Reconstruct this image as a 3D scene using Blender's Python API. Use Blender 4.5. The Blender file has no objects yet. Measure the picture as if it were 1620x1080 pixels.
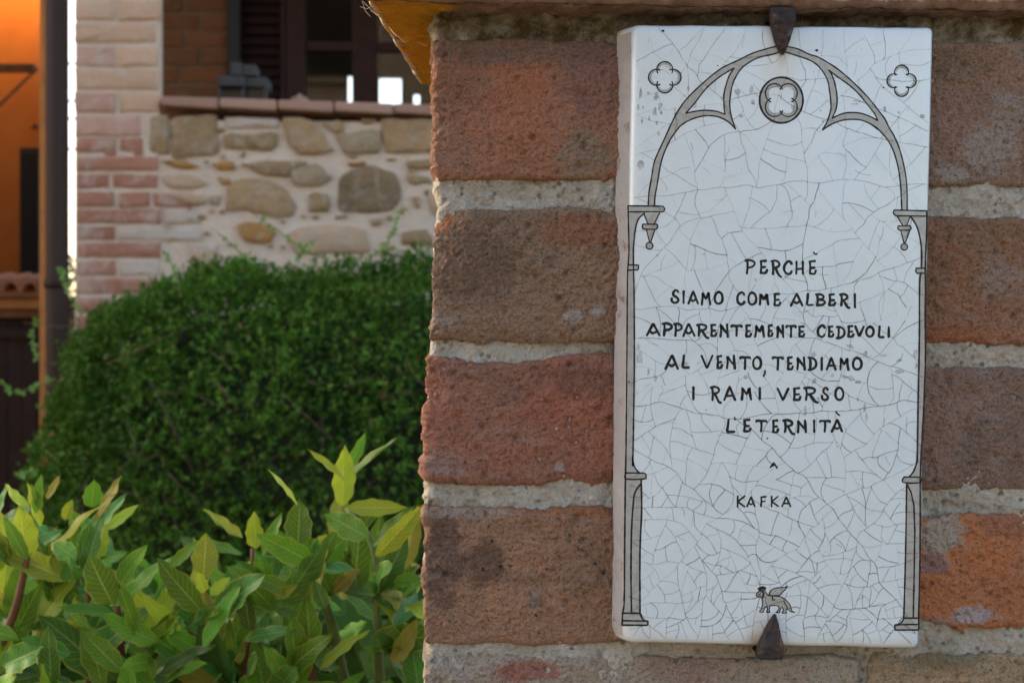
import bpy, math, random
import numpy as np
from mathutils import Vector, Matrix
from mathutils.geometry import tessellate_polygon

random.seed(7); RNG = np.random.default_rng(7)
scene = bpy.context.scene
COL = scene.collection
R = math.radians

# ------------------------------------------------------------------ camera
CAM = Vector((0.0, -0.656, 1.35))
F = 2250.0                                   # focal length in photo pixels (50 mm on 36 mm)
cd = bpy.data.cameras.new('camera'); cam = bpy.data.objects.new('camera', cd); COL.objects.link(cam)
cam.location = CAM; cam.rotation_euler = (R(90), 0, 0)
cd.lens = 50; cd.sensor_width = 36; cd.clip_start = 0.02; cd.clip_end = 5000
cd.dof.use_dof = True; cd.dof.focus_distance = 0.66; cd.dof.aperture_fstop = 17.5; cd.dof.aperture_blades = 7
scene.camera = cam

# ------------------------------------------------------------------ world, sun, exposure
SUN_EL, SUN_AZ = 24.0, -62.0                 # sun low behind the scene, to the left (azimuth from +Y, + to the right)
w = bpy.data.worlds.new('World'); scene.world = w; w.use_nodes = True
nt = w.node_tree; nt.nodes.clear()
sky = nt.nodes.new('ShaderNodeTexSky'); sky.sky_type = 'NISHITA'; sky.sun_disc = False
sky.sun_elevation = R(SUN_EL); sky.sun_rotation = R(SUN_AZ); sky.air_density = 1.0; sky.dust_density = 3.0; sky.ozone_density = 0.45
bg = nt.nodes.new('ShaderNodeBackground'); bg.inputs[1].default_value = 0.15
wo = nt.nodes.new('ShaderNodeOutputWorld')
nt.links.new(sky.outputs[0], bg.inputs[0]); nt.links.new(bg.outputs[0], wo.inputs[0])
sd = bpy.data.lights.new('sun', 'SUN'); sd.energy = 1.1; sd.angle = R(8); sd.color = (1.0, 0.74, 0.46)
sun = bpy.data.objects.new('sun', sd); COL.objects.link(sun)
sdir = Vector((math.sin(R(SUN_AZ))*math.cos(R(SUN_EL)), math.cos(R(SUN_AZ))*math.cos(R(SUN_EL)), math.sin(R(SUN_EL))))
sun.rotation_euler = sdir.to_track_quat('Z', 'Y').to_euler(); sun.location = (-3, 2, 6)
vs = scene.view_settings; vs.view_transform = 'Standard'; vs.look = 'None'; vs.gamma = 1; vs.use_curve_mapping = False
vs.exposure = 1.75
scene.cycles.max_bounces = 8; scene.cycles.transparent_max_bounces = 16
scene.cycles.use_denoising = True

# ------------------------------------------------------------------ projection helpers
def P(px, py, y=0.0):
    """photo pixel -> world point on the plane Y = y (plaque face is Y = 0)"""
    d = y - CAM.y
    return Vector(((px-810)/F*d, y, CAM.z + (540-py)/F*d))
def PT(px, py, t): return P(px, py, t + CAM.y)

# ------------------------------------------------------------------ numpy noise
def _hash(ix, iy, iz, seed):
    h = (ix.astype(np.int64)*374761393 + iy.astype(np.int64)*668265263 + iz.astype(np.int64)*2147483647 + seed*974711) & 0xffffffff
    h = ((h ^ (h >> 13)) * 1274126177) & 0xffffffff
    h = ((h ^ (h >> 16)) * 2246822519) & 0xffffffff
    return ((h ^ (h >> 15)) & 0xffffff) / float(0xffffff)
def vnoise(x, y, z=None, seed=0):
    if z is None: z = np.zeros_like(x)
    x0, y0, z0 = np.floor(x), np.floor(y), np.floor(z)
    fx, fy, fz = x-x0, y-y0, z-z0
    fx, fy, fz = [f*f*f*(f*(f*6-15)+10) for f in (fx, fy, fz)]
    def g(a, b, c): return _hash(x0+a, y0+b, z0+c, seed)
    l = lambda a, b, t: a+(b-a)*t
    r0 = l(l(g(0,0,0), g(1,0,0), fx), l(g(0,1,0), g(1,1,0), fx), fy)
    r1 = l(l(g(0,0,1), g(1,0,1), fx), l(g(0,1,1), g(1,1,1), fx), fy)
    return l(r0, r1, fz)*2-1
def fbm(x, y, z=None, o=4, seed=0, gain=0.5):
    s = 0; a = 1; t = 0
    for i in range(o):
        k = 2.03**i
        s = s + a*vnoise(x*k+i*7.1, y*k+i*3.3, None if z is None else z*k, seed+i); t += a; a *= gain
    return s/t
def worley(x, y, seed=0):
    x0, y0 = np.floor(x), np.floor(y); best = np.full(x.shape, 9.0); idv = np.zeros(x.shape); zz = np.zeros_like(x)
    for a in (-1, 0, 1):
        for b in (-1, 0, 1):
            cx, cy = x0+a, y0+b
            px_ = cx + _hash(cx, cy, zz, seed); py_ = cy + _hash(cx, cy, zz, seed+1)
            d = np.hypot(x-px_, y-py_); m = d < best
            idv = np.where(m, _hash(cx, cy, zz, seed+2), idv); best = np.where(m, d, best)
    return best, idv

# ------------------------------------------------------------------ object helpers
def tag(o, label=None, cat=None, group=None, kind=None):
    if label: o['label'] = label
    if cat: o['category'] = cat
    if group: o['group'] = group
    if kind: o['kind'] = kind
    return o
def empty(name, loc, label, cat, group=None):
    o = bpy.data.objects.new(name, None); COL.objects.link(o); o.location = loc; o.empty_display_size = 0.05
    return tag(o, label, cat, group)
ORG = {}
def rootloc(p):
    l = Vector((0, 0, 0))
    while p is not None: l = l + p.location; p = p.parent
    return l
def mesh(name, verts, faces, mat, parent=None, smooth=True, mats=None, midx=None, uvs=None):
    """verts in world space; stored relative to the parent's place"""
    off = np.array(rootloc(parent)) if parent else np.zeros(3)
    v = np.asarray([tuple(p) for p in verts] if not isinstance(verts, np.ndarray) else verts, float) - off
    me = bpy.data.meshes.new(name)
    if isinstance(faces, np.ndarray):
        n, k = faces.shape
        me.vertices.add(len(v)); me.vertices.foreach_set('co', v.ravel())
        me.loops.add(n*k); me.loops.foreach_set('vertex_index', faces.ravel())
        me.polygons.add(n); me.polygons.foreach_set('loop_start', np.arange(n)*k)
        me.update(calc_edges=True)
    else:
        me.from_pydata(v.tolist(), [], faces); me.update()
    for m in (mats or [mat]): me.materials.append(m)
    if midx is not None: me.polygons.foreach_set('material_index', np.asarray(midx, np.int32))
    if smooth: me.polygons.foreach_set('use_smooth', np.ones(len(me.polygons), bool))
    if uvs is not None:
        ul = me.uv_layers.new(name='UVMap'); li = np.zeros(len(me.loops), np.int32); me.loops.foreach_get('vertex_index', li)
        ul.data.foreach_set('uv', np.asarray(uvs, np.float32)[li].ravel())
    o = bpy.data.objects.new(name, me); COL.objects.link(o)
    if parent: o.parent = parent
    return o
def gridfaces(nu, nv, flip=False):
    i, j = np.meshgrid(np.arange(nu-1), np.arange(nv-1), indexing='ij')
    a = (i*nv+j).ravel()
    f = np.stack([a, a+nv, a+nv+1, a+1], 1)
    return f[:, ::-1].copy() if flip else f
def box(name, lo, hi, mat, parent=None, bev=0.0, M=None):
    x0, y0, z0 = lo; x1, y1, z1 = hi
    import bmesh
    bm = bmesh.new(); bmesh.ops.create_cube(bm, size=1)
    for v in bm.verts:
        v.co = Vector((x0+(x1-x0)*(v.co.x+.5), y0+(y1-y0)*(v.co.y+.5), z0+(z1-z0)*(v.co.z+.5)))
    if bev > 0: bmesh.ops.bevel(bm, geom=bm.edges[:], offset=bev, segments=2, affect='EDGES', profile=0.5)
    bm.verts.index_update()
    vs_ = [(M @ v.co if M else v.co.copy()) for v in bm.verts]; fs = [[v.index for v in f.verts] for f in bm.faces]
    bm.free()
    return mesh(name, vs_, fs, mat, parent, smooth=False)
def tube_data(pts, rads, seg=8, cap=True):
    pts = [Vector(p) for p in pts]; V = []; Fc = []
    if not hasattr(rads, '__len__'): rads = [rads]*len(pts)
    ref = None
    for i, p in enumerate(pts):
        d = (pts[min(i+1, len(pts)-1)] - pts[max(i-1, 0)]).normalized()
        if ref is None: ref = d.orthogonal().normalized()
        a = (ref - d*ref.dot(d)).normalized(); ref = a; b = d.cross(a)
        for k in range(seg):
            t = 2*math.pi*k/seg; V.append(p + (a*math.cos(t)+b*math.sin(t))*rads[i])
    for i in range(len(pts)-1):
        for k in range(seg):
            Fc.append([i*seg+k, i*seg+(k+1) % seg, (i+1)*seg+(k+1) % seg, (i+1)*seg+k])
    if cap:
        Fc.append(list(range(seg))[::-1]); n = (len(pts)-1)*seg; Fc.append([n+k for k in range(seg)])
    return V, Fc
def tube(name, pts, rads, mat, parent=None, seg=8):
    V, Fc = tube_data(pts, rads, seg); return mesh(name, V, Fc, mat, parent)

# ------------------------------------------------------------------ material helpers
class NB:
    def __init__(s, name):
        s.m = bpy.data.materials.new(name); s.m.use_nodes = True; s.t = s.m.node_tree; s.t.nodes.clear()
        s.out = s.t.nodes.new('ShaderNodeOutputMaterial')
        s.b = s.t.nodes.new('ShaderNodeBsdfPrincipled'); s.t.links.new(s.b.outputs[0], s.out.inputs[0])
        s.tc = s.t.nodes.new('ShaderNodeTexCoord').outputs['Object']
        s.h = None
    def n(s, ty, **k):
        x = s.t.nodes.new(ty)
        for a, v in k.items(): setattr(x, a, v)
        return x
    def l(s, a, b): s.t.links.new(a, b)
    def val(s, sock, v):
        if hasattr(v, 'links') or isinstance(v, bpy.types.NodeSocket): s.l(v, sock)
        else: sock.default_value = v
    def noise(s, scale, detail=4, rough=0.55, dist=0.0, vec=None):
        x = s.n('ShaderNodeTexNoise'); x.inputs['Scale'].default_value = scale; x.inputs['Detail'].default_value = detail
        x.inputs['Roughness'].default_value = rough; x.inputs['Distortion'].default_value = dist
        s.l(vec or s.tc, x.inputs['Vector']); return x.outputs['Fac']
    def vor(s, scale, feature='F1', vec=None, out='Distance'):
        x = s.n('ShaderNodeTexVoronoi'); x.feature = feature; x.inputs['Scale'].default_value = scale
        s.l(vec or s.tc, x.inputs['Vector']); return x.outputs[out]
    def ramp(s, v, a, b, c0=(0,0,0,1), c1=(1,1,1,1)):
        x = s.n('ShaderNodeMapRange'); x.inputs[1].default_value = a; x.inputs[2].default_value = b; x.clamp = True
        s.l(v, x.inputs[0]); return x.outputs[0]
    def mix(s, f, a, b):
        x = s.n('ShaderNodeMix'); x.data_type = 'RGBA'
        s.val(x.inputs[0], f)
        for sock, v in ((x.inputs[6], a), (x.inputs[7], b)):
            if isinstance(v, bpy.types.NodeSocket): s.l(v, sock)
            else: sock.default_value = (*v[:3], 1)
        return x.outputs[2]
    def math(s, op, a, b=0.0, c=None):
        x = s.n('ShaderNodeMath', operation=op); s.val(x.inputs[0], a); s.val(x.inputs[1], b)
        if c is not None: s.val(x.inputs[2], c)
        return x.outputs[0]
    def sep(s, v=None):
        x = s.n('ShaderNodeSeparateXYZ'); s.l(v or s.tc, x.inputs[0]); return x.outputs
    def rnd(s): return s.n('ShaderNodeObjectInfo').outputs['Random']
    def island(s): return s.n('ShaderNodeNewGeometry').outputs['Random Per Island']
    def col(s, c): s.val(s.b.inputs['Base Color'], c if isinstance(c, bpy.types.NodeSocket) else (*c, 1))
    def rough(s, r, spec=0.5): s.val(s.b.inputs['Roughness'], r); s.b.inputs['Specular IOR Level'].default_value = spec
    def bump(s, h, strength, dist):
        x = s.n('ShaderNodeBump'); x.inputs['Strength'].default_value = strength; x.inputs['Distance'].default_value = dist
        s.l(h, x.inputs['Height'])
        if s.h: s.l(s.h, x.inputs['Normal'])
        s.h = x.outputs[0]; s.l(s.h, s.b.inputs['Normal']); return s

WY = 0.0125; S_ = (WY+.656)/F
def mul(c, k): return tuple(min(1, x*k) for x in c)

def brick_mat(name, base, alt, dark, pale, dark_amt=0.5, pale_amt=0.4, seed=0.0, sc=1.0, spots=0.5, smears=()):
    """close-up old handmade brick"""
    q_ = lambda c_: (c_[0]*1.78, c_[1]*(2.25 if c_[0] > c_[1]*3 else 2.5), c_[2]*(2.2 if c_[0] > c_[1]*3 else 2.6))
    base, alt, dark = q_(base), q_(alt), q_(dark)
    m = NB(name)
    mp = m.n('ShaderNodeMapping'); mp.inputs['Location'].default_value = (seed*3.1, seed*1.7, seed*5.3); m.l(m.tc, mp.inputs[0]); v = mp.outputs[0]
    c = m.mix(m.ramp(m.noise(14*sc, 5, .6, .6, v), .36, .64), base, alt)
    c = m.mix(m.math('MULTIPLY', m.ramp(m.noise(26*sc, 6, .68, 1.0, v), .54-.18*(dark_amt-.5), .7), min(1, .45+dark_amt*.4)), c, dark)
    c = m.mix(m.math('MULTIPLY', m.ramp(m.noise(48*sc, 7, .72, .5, v), .62-.22*(pale_amt-.3), .75), .75), c, pale)
    for px_, py_, rx_, ry_, sc_c, am in smears:
        q = P(px_, py_, WY)-wall.location
        sb = m.n('ShaderNodeVectorMath', operation='SUBTRACT'); m.l(m.tc, sb.inputs[0]); sb.inputs[1].default_value = q
        ml = m.n('ShaderNodeVectorMath', operation='MULTIPLY'); m.l(sb.outputs[0], ml.inputs[0]); ml.inputs[1].default_value = (1/(rx_*S_), 0, 1/(ry_*S_))
        ln = m.n('ShaderNodeVectorMath', operation='LENGTH'); m.l(ml.outputs[0], ln.inputs[0])
        dd_ = m.math('ADD', ln.outputs['Value'], m.math('MULTIPLY', m.math('SUBTRACT', m.noise(150, 6, .75, .6, v), .5), 2.6))
        c = m.mix(m.math('MULTIPLY', m.ramp(dd_, 1.25, .8), am), c, sc_c)
    # fine grains: dark and light specks
    g = m.noise(620*sc, 3, .7, 0, v)
    c = m.mix(m.math('MULTIPLY', m.ramp(g, .46, .32), .75), c, mul(dark, .4))
    g2 = m.noise(1500*sc, 2, .6, 0, v); c = m.mix(m.math('MULTIPLY', m.ramp(g2, .44, .30), .6), c, mul(dark, .4)); c = m.mix(m.math('MULTIPLY', m.ramp(g2, .58, .72), .5), c, mul(pale, 1.1))
    c = m.mix(m.math('MULTIPLY', m.ramp(g, .57, .70), .55), c, pale)
    pit = m.vor(210*sc, 'F1', v)
    pmask = m.math('MULTIPLY', m.ramp(pit, .22, .12), m.ramp(m.noise(60, 2, .5, 0, v), .5, .62))
    c = m.mix(m.math('MULTIPLY', pmask, spots), c, mul(dark, .25))
    m.col(c); m.rough(.9, .25)
    m.bump(m.noise(260*sc, 8, .8, 0, v), 1.0, .0018)
    m.bump(g, 1.0, .0014); m.bump(g2, 1.0, .0009)
    m.bump(m.math('MULTIPLY', pmask, -1.0), .6, .001)
    return m.m
def mortar_mat(name, c0, c1, moss=None, fine=1.0):
    m = NB(name)
    n1 = m.noise(55, 7, .75, .6)
    c = m.mix(m.ramp(n1, .38, .62), c0, c1); c = m.mix(m.math('MULTIPLY', m.ramp(m.noise(25, 5, .7), .52, .68), .35), c, (.50, .41, .30))
    vd = m.vor(330, 'F1'); vc = m.n('ShaderNodeTexVoronoi'); vc.inputs['Scale'].default_value = 330; m.l(m.tc, vc.inputs['Vector'])
    sp = m.sep(vc.outputs['Color'])
    c = m.mix(m.math('MULTIPLY', m.ramp(sp[0], .86, .9), m.ramp(vd, .5, .3)), c, mul(c0, .5))
    c = m.mix(m.math('MULTIPLY', m.ramp(sp[1], .72, .9), m.ramp(vd, .6, .2)), c, (.72, .69, .64))
    c = m.mix(m.math('MULTIPLY', m.ramp(m.noise(900, 2, .6), .42, .3), .4), c, mul(c0, .45))
    if moss is not None:
        c = m.mix(m.math('MULTIPLY', m.ramp(m.noise(30, 5, .65), .45, .6), moss), c, (.15, .13, .035))
        z = m.sep()[2]                       # the damp top joint under the slab and the joint under the plaque are mossy
        top = m.math('MULTIPLY', m.ramp(z, 1.345+.138, 1.345+.146), 1.0)
        c = m.mix(m.math('MULTIPLY', top, m.ramp(m.noise(70, 4, .6), .25, .6)), c, (.15, .105, .038))
    m.col(c); m.rough(.95, .2)
    gg_ = m.noise(700, 5, .8); c = m.mix(m.math('MULTIPLY', m.ramp(gg_, .43, .33), .7), c, mul(c0, .3)); c = m.mix(m.math('MULTIPLY', m.ramp(gg_, .56, .7), .6), c, (.74, .70, .62)); m.col(c)
    m.bump(m.noise(240, 8, .82), 1.0, .0028*fine); m.bump(gg_, 1.0, .0014*fine)
    return m.m
def plain(name, c, r=.8, spec=.4, var=0, scale=20, bumpd=0, metal=0):
    m = NB(name)
    cc = c
    if var: cc = m.mix(m.ramp(m.noise(scale, 5, .6), .3, .7), mul(c, 1-var), mul(c, 1+var))
    m.col(cc); m.rough(r, spec); m.b.inputs['Metallic'].default_value = metal
    if bumpd: m.bump(m.noise(scale*4, 5, .6), .6, bumpd)
    return m.m

# =================================================================== GROUND
gm = NB('ground_gravel')
gm.col(gm.mix(gm.ramp(gm.noise(3, 6, .7), .35, .65), (.30, .22, .15), (.20, .17, .10))); gm.rough(.95, .2); gm.bump(gm.noise(60, 5, .7), .6, .01)
g = mesh('ground', [(-400, -400, 0), (400, -400, 0), (400, 400, 0), (-400, 400, 0)], [[0, 1, 2, 3]], gm.m, smooth=False)
tag(g, kind='structure')

# =================================================================== FOREGROUND BRICK WALL
WY = 0.0125                                    # brick faces lie about here, plaque back just in front
wall = empty('brick_wall', (P(1150, 1080, WY).x, WY+.09, 0), 'old red brick garden wall under a stone slab, carrying the white plaque', 'wall')
S = (WY - CAM.y)/F
def px2(px, py): return ((px-810)*S, CAM.z+(540-py)*S)

def make_brick(x0, x1, y0, y1, mat, seed, wav=1.0, depth=.185, rad=.0035, step=2.1, tilt=0.0, chip=None, face=0.0, ledge=0.0, label=None):
    """pixel rectangle of the brick's face -> displaced rounded block"""
    X0, Z1 = px2(x0, y0); X1, Z0 = px2(x1, y1)
    st = step*S
    def prof(a, b):
        r = rad; arc = np.linspace(0, math.pi/2, 7)
        back = np.linspace(depth, r, 12)[:-1]
        lx = [a]*len(back) + list(a + r*(1-np.cos(arc))); ld = list(back) + list(r*(1-np.sin(arc)))
        n = max(4, int((b-a-2*r)/st)); mid = np.linspace(a+r, b-r, n+1)[1:-1]
        rx = [b + a - v for v in lx][::-1]; rd = ld[::-1]
        return np.array(lx+list(mid)+rx), np.array(ld+[0]*len(mid)+rd)
    ux, ud = prof(X0, X1); vz, vd = prof(Z0, Z1)
    X, Z = np.meshgrid(ux, vz, indexing='ij'); D = np.minimum(ud[:, None]+vd[None, :], depth)
    wx = X*1.0; wz = Z*1.0
    s = seed*13.7
    # wandering edges: low + high frequency, strongest on the arris
    eL = np.exp(-(X-X0)/.010); eR = np.exp(-(X1-X)/.010); eB = np.exp(-(Z-Z0)/.010); eT = np.exp(-(Z1-Z)/.010)
    f = lambda q, k: (fbm(q*26+s, D*30+k, o=2, seed=seed)*.0026 + fbm(q*110+s, D*90+k, o=2, seed=seed+5)*.0008 - np.clip(fbm(q*150+s, D*90+k+9, o=3, seed=seed+6)-.25, 0, 1)*.004 + fbm(q*520+s, D*90+k, o=2, seed=seed+7)*.0005)*wav
    X = X + eL*f(wz, 1)*.8 + eR*f(wz, 2); Z = Z + eB*f(wx, 3) + eT*f(wx, 4)
    # lumpy face
    h = fbm(wx*28+s, wz*36, D*30, o=3, seed=seed+11)*.0022 + fbm(wx*120+s, wz*160, D*100, o=5, seed=seed+3, gain=.66)*.0017 + fbm(wx*600, wz*700+s, D*500, o=2, seed=seed+8)*.0009
    rid = 1-np.abs(fbm(wx*60+s, wz*110, o=4, seed=seed+21)); h += -np.clip(rid-.94, 0, 1)*.006       # drag creases
    pit, pid = worley(wx*190+s, wz*190, seed+31); h -= np.where(pid > .86, np.clip(.42-pit, 0, 1)*.0045, 0)
    er = np.maximum.reduce([np.exp(-(wx-X0)/.006), np.exp(-(X1-wx)/.006), np.exp(-(wz-Z0)/.005), np.exp(-(Z1-wz)/.005)])
    h -= er*np.clip(fbm(wx*80, wz*80, o=4, seed=seed+41)+.25, 0, 1)*.0035
    if ledge: h += ledge*np.exp(-((wz-(Z0+.004))/.004)**2)*np.clip(fbm(wx*60, wz*10, o=3, seed=seed+4)+.4, 0, 1)
    nx = np.where((X < X0+rad) , -1.0, np.where(X > X1-rad, 1.0, 0.0)) * np.clip(D/rad, 0, 1)
    ny = -np.clip(1-D/rad*.8, 0, 1)
    Y = WY - face + D + ny*h; X = X + nx*h
    if chip is not None:                       # broken corner: (pixel x, pixel y, radius px)
        cx, cz = px2(chip[0], chip[1]); rr = chip[2]*S
        dd = np.hypot((wx-cx), (wz-cz)*.6); k = np.clip(1-dd/rr, 0, 1)
        Y = Y + (k**.6)*.0045; X = X + np.where(wx < cx+rr, k*.0035, 0)
    if tilt: Z = Z + (X-X0)*tilt
    V = np.stack([X.ravel(), Y.ravel(), Z.ravel()], 1)
    o = mesh('brick', V, gridfaces(*X.shape), mat, wall)
    if label: o['label'] = label
    return o

B = {}
B['L1'] = brick_mat('brick_red_weathered', (.30, .088, .045), (.24, .090, .056), (.17, .085, .058), (.36, .24, .17), .55, .32, 1, smears=[(830,78,190,26,(.24,.155,.12),.8),(925,250,42,40,(.33,.27,.19),.7),(720,120,50,60,(.26,.13,.08),.5),(940,130,40,60,(.25,.15,.13),.6)])
B['L2'] = brick_mat('brick_brown_crust', (.185, .086, .052), (.225, .10, .062), (.10, .058, .038), (.32, .20, .15), .7, .5, 2, smears=[(920,365,70,26,(.38,.16,.085),.75),(905,500,13,8,(.50,.46,.42),.8),(945,492,12,9,(.48,.44,.40),.7),(700,505,26,8,(.42,.34,.28),.6),(700,345,16,24,(.50,.20,.10),.95),(760,420,70,60,(.12,.075,.05),.5)])
B['L3'] = brick_mat('brick_deep_red', (.27, .078, .046), (.24, .082, .052), (.15, .060, .040), (.36, .22, .17), .5, .32, 3, smears=[(700,735,40,18,(.40,.25,.20),.7),(885,738,8,7,(.5,.46,.4),.8),(930,600,60,26,(.26,.13,.10),.6),(800,690,60,14,(.42,.24,.18),.5)])
B['L4'] = brick_mat('brick_orange_brown', (.28, .105, .058), (.22, .092, .055), (.10, .055, .038), (.33, .23, .18), .62, .3, 4, spots=.9, smears=[(700,880,26,80,(.11,.075,.06),.65),(765,890,30,34,(.10,.06,.045),.6),(900,806,90,7,(.44,.18,.08),.85),(845,950,12,14,(.30,.24,.21),.7),(740,811,70,7,(.42,.34,.28),.7)])
B['L5'] = brick_mat('brick_pinkish_grey', (.28, .17, .125), (.25, .12, .085), (.16, .10, .07), (.46, .38, .33), .45, .75, 5, smears=[(830,1062,50,16,(.40,.13,.08),.8),(720,1050,40,14,(.46,.38,.32),.6)])
B['R1'] = brick_mat('brick_red_lichened', (.24, .092, .056), (.21, .098, .068), (.13, .070, .045), (.43, .35, .30), .5, .8, 6, smears=[(1565,235,45,36,(.46,.38,.33),.75),(1508,275,26,14,(.52,.46,.40),.7),(1595,180,30,40,(.42,.35,.30),.6),(1500,100,60,24,(.24,.18,.11),.6)])
B['R2'] = brick_mat('brick_rough_brown_red', (.20, .080, .046), (.27, .092, .050), (.11, .055, .036), (.34, .25, .20), .6, .45, 7, smears=[(1490,535,70,16,(.44,.15,.06),.8),(1580,440,34,30,(.42,.33,.28),.55),(1500,400,30,16,(.40,.16,.08),.5)])
B['R3'] = brick_mat('brick_mottled_purple', (.23, .095, .065), (.17, .085, .060), (.10, .055, .042), (.42, .32, .28), .5, .85, 8, sc=1.2)
B['R4'] = brick_mat('brick_bright_orange', (.36, .105, .040), (.30, .098, .045), (.20, .075, .045), (.42, .30, .26), .3, .2, 9, smears=[(1490,845,34,36,(.52,.45,.36),.92),(1478,890,22,18,(.34,.22,.21),.8),(1536,972,34,13,(.54,.46,.46),.9),(1480,985,30,9,(.44,.34,.33),.7),(1600,830,60,20,(.34,.15,.10),.5)])
B['R5'] = brick_mat('brick_sandy_orange', (.33, .15, .08), (.26, .14, .085), (.16, .10, .065), (.36, .26, .18), .5, .4, 10, smears=[(1490,1040,60,18,(.22,.17,.09),.6)])
bricks = [
 ('L1', 680, 1120, 64, 286, 1, dict(wav=.8, face=.0015)), ('L2', 679, 1190, 331, 542, 2, dict(chip=(676, 326, 62), wav=.9, face=.002)),
 ('L3', 667, 1105, 566, 765, 3, dict(wav=1.5, ledge=.002)), ('L4', 664, 1180, 800, 1017, 4, dict(wav=.8, face=.001)),
 ('L5', 668, 1362, 1040, 1255, 5, dict(wav=.9)),
 ('R1', 1136, 1900, 62, 294, 6, dict(wav=.7)), ('R2', 1206, 1980, 340, 546, 7, dict(wav=.8, face=.001)),
 ('R3', 1122, 1900, 578, 774, 8, dict(wav=.7)), ('R4', 1198, 1990, 812, 986, 9, dict(wav=1.4, face=.0005)),
 ('R5', 1376, 2060, 1030, 1250, 10, dict(wav=.9)),
]
blab = {'L2': 'brown crusted brick with a chipped upper corner', 'R4': 'bright orange brick with pale patches', 'L5': 'pinkish grey brick below the plaque'}
for k, a, b, c, d, sd_, kw in bricks: make_brick(a, b, c, d, B[k], sd_, label=blab.get(k), **kw)
# courses out of view that carry the wall to the ground
for r_ in range(14):
    z1 = CAM.z+(540-1275-r_*240)*S; z0 = z1-.062
    if z0 < 0: break
    off = .08 if r_ % 2 else 0
    for a, b in ((px2(666, 0)[0], .02+off), (.032+off, .36)):
        M_ = B[['L1', 'L3', 'R2', 'L4', 'R5'][(r_*2+int(a > 0)) % 5]]
        box('brick', (a, WY+.0005*(r_ % 3), z0), (b, WY+.185, z1), M_, wall, .004)
# mortar: one rough sheet a little behind the faces, wrapping round the left end
mm = mortar_mat('lime_mortar', (.68, .60, .47), (.86, .79, .67), moss=.2)
st = 2.2*S; xa, xb = px2(674, 0)[0], px2(1700, 0)[0]; za, zb = px2(0, 1100)[1], px2(0, 14)[1]
ul = list(np.linspace(.18, .006, 14)); nfx = int((xb-xa)/st)
U = np.concatenate([np.full(14, xa), np.linspace(xa, xb, nfx)]); UD = np.concatenate([ul, np.zeros(nfx)])
UD[14:20] += np.array([.004, .0026, .0015, .0008, .0003, 0.0])
Vv = np.linspace(za, zb, int((zb-za)/st))
X, Z = np.meshgrid(U, Vv, indexing='ij'); D = np.repeat(UD[:, None], len(Vv), 1)
h = fbm(X*40, Z*60, D*30, o=3, seed=77)*.0028 + fbm(X*200, Z*220, D*100, o=5, seed=78, gain=.66)*.0020
pb, pid = worley(X*340, Z*340, 79); h += np.where(pid > .7, np.clip(.45-pb, 0, 1)*.0024, np.where(pid < .08, -np.clip(.5-pb, 0, 1)*.004, 0)) + fbm(X*600, Z*600, o=3, seed=81, gain=.7)*.0006
side = (D > .005)
# left outline of the joints steps in and out with the bricks beside them
zp = 540-(Z-CAM.z)/S
edge = np.interp(zp.ravel(), [0, 40, 300, 560, 780, 1020, 1100], [688, 686, 688, 682, 671, 670, 672]).reshape(zp.shape)
shift = (edge-674)*S; wgt = np.clip(1-(X-xa)/.03, 0, 1)
X2 = X + shift*wgt + fbm(Z*90, D*60, o=4, seed=80)*.0022*wgt
Y2 = WY + .0034 + D - np.where(side, 0, h); X2 = X2 - np.where(side, h, 0)
# top joint stands a little prouder
mesh('mortar', np.stack([X2.ravel(), Y2.ravel(), Z.ravel()], 1), gridfaces(*X.shape), mm, wall)
box('core', (xa+.006, WY+.02, 0), (.40, WY+.178, zb), mm, wall)

# ---- cover slab
cm = NB('cover_stone')
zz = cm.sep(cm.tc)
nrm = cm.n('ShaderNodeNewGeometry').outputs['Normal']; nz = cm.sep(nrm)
ochre = cm.mix(cm.ramp(cm.noise(35, 6, .7, 1.5), .35, .62), (.56, .26, .008), (.46, .21, .010))  # ochre underside, with warm bounce light painted into its colour
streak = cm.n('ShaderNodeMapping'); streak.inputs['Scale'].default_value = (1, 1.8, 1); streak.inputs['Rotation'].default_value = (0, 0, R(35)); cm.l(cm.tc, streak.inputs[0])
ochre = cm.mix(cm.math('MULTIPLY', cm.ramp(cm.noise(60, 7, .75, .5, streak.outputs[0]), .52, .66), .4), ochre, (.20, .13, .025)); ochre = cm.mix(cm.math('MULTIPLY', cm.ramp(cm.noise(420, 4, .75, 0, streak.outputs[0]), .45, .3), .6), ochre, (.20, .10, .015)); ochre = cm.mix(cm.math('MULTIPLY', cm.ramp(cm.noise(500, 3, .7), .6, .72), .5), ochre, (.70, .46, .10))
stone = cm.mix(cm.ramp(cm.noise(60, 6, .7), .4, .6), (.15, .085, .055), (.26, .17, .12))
stone = cm.mix(cm.ramp(cm.math('ADD', zz[2], cm.math('MULTIPLY', cm.noise(120, 5, .7), .006)), .0050, .0068), stone, (.66, .60, .56))  # whitened by height: light from above painted into the nose
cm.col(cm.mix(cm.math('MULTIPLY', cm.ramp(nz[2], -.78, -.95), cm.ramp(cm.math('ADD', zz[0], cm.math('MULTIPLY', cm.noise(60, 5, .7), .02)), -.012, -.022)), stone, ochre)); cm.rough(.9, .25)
cm.bump(cm.noise(150, 6, .75, .3), .8, .002); cm.bump(cm.noise(520, 3, .7), .6, .0006)
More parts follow.
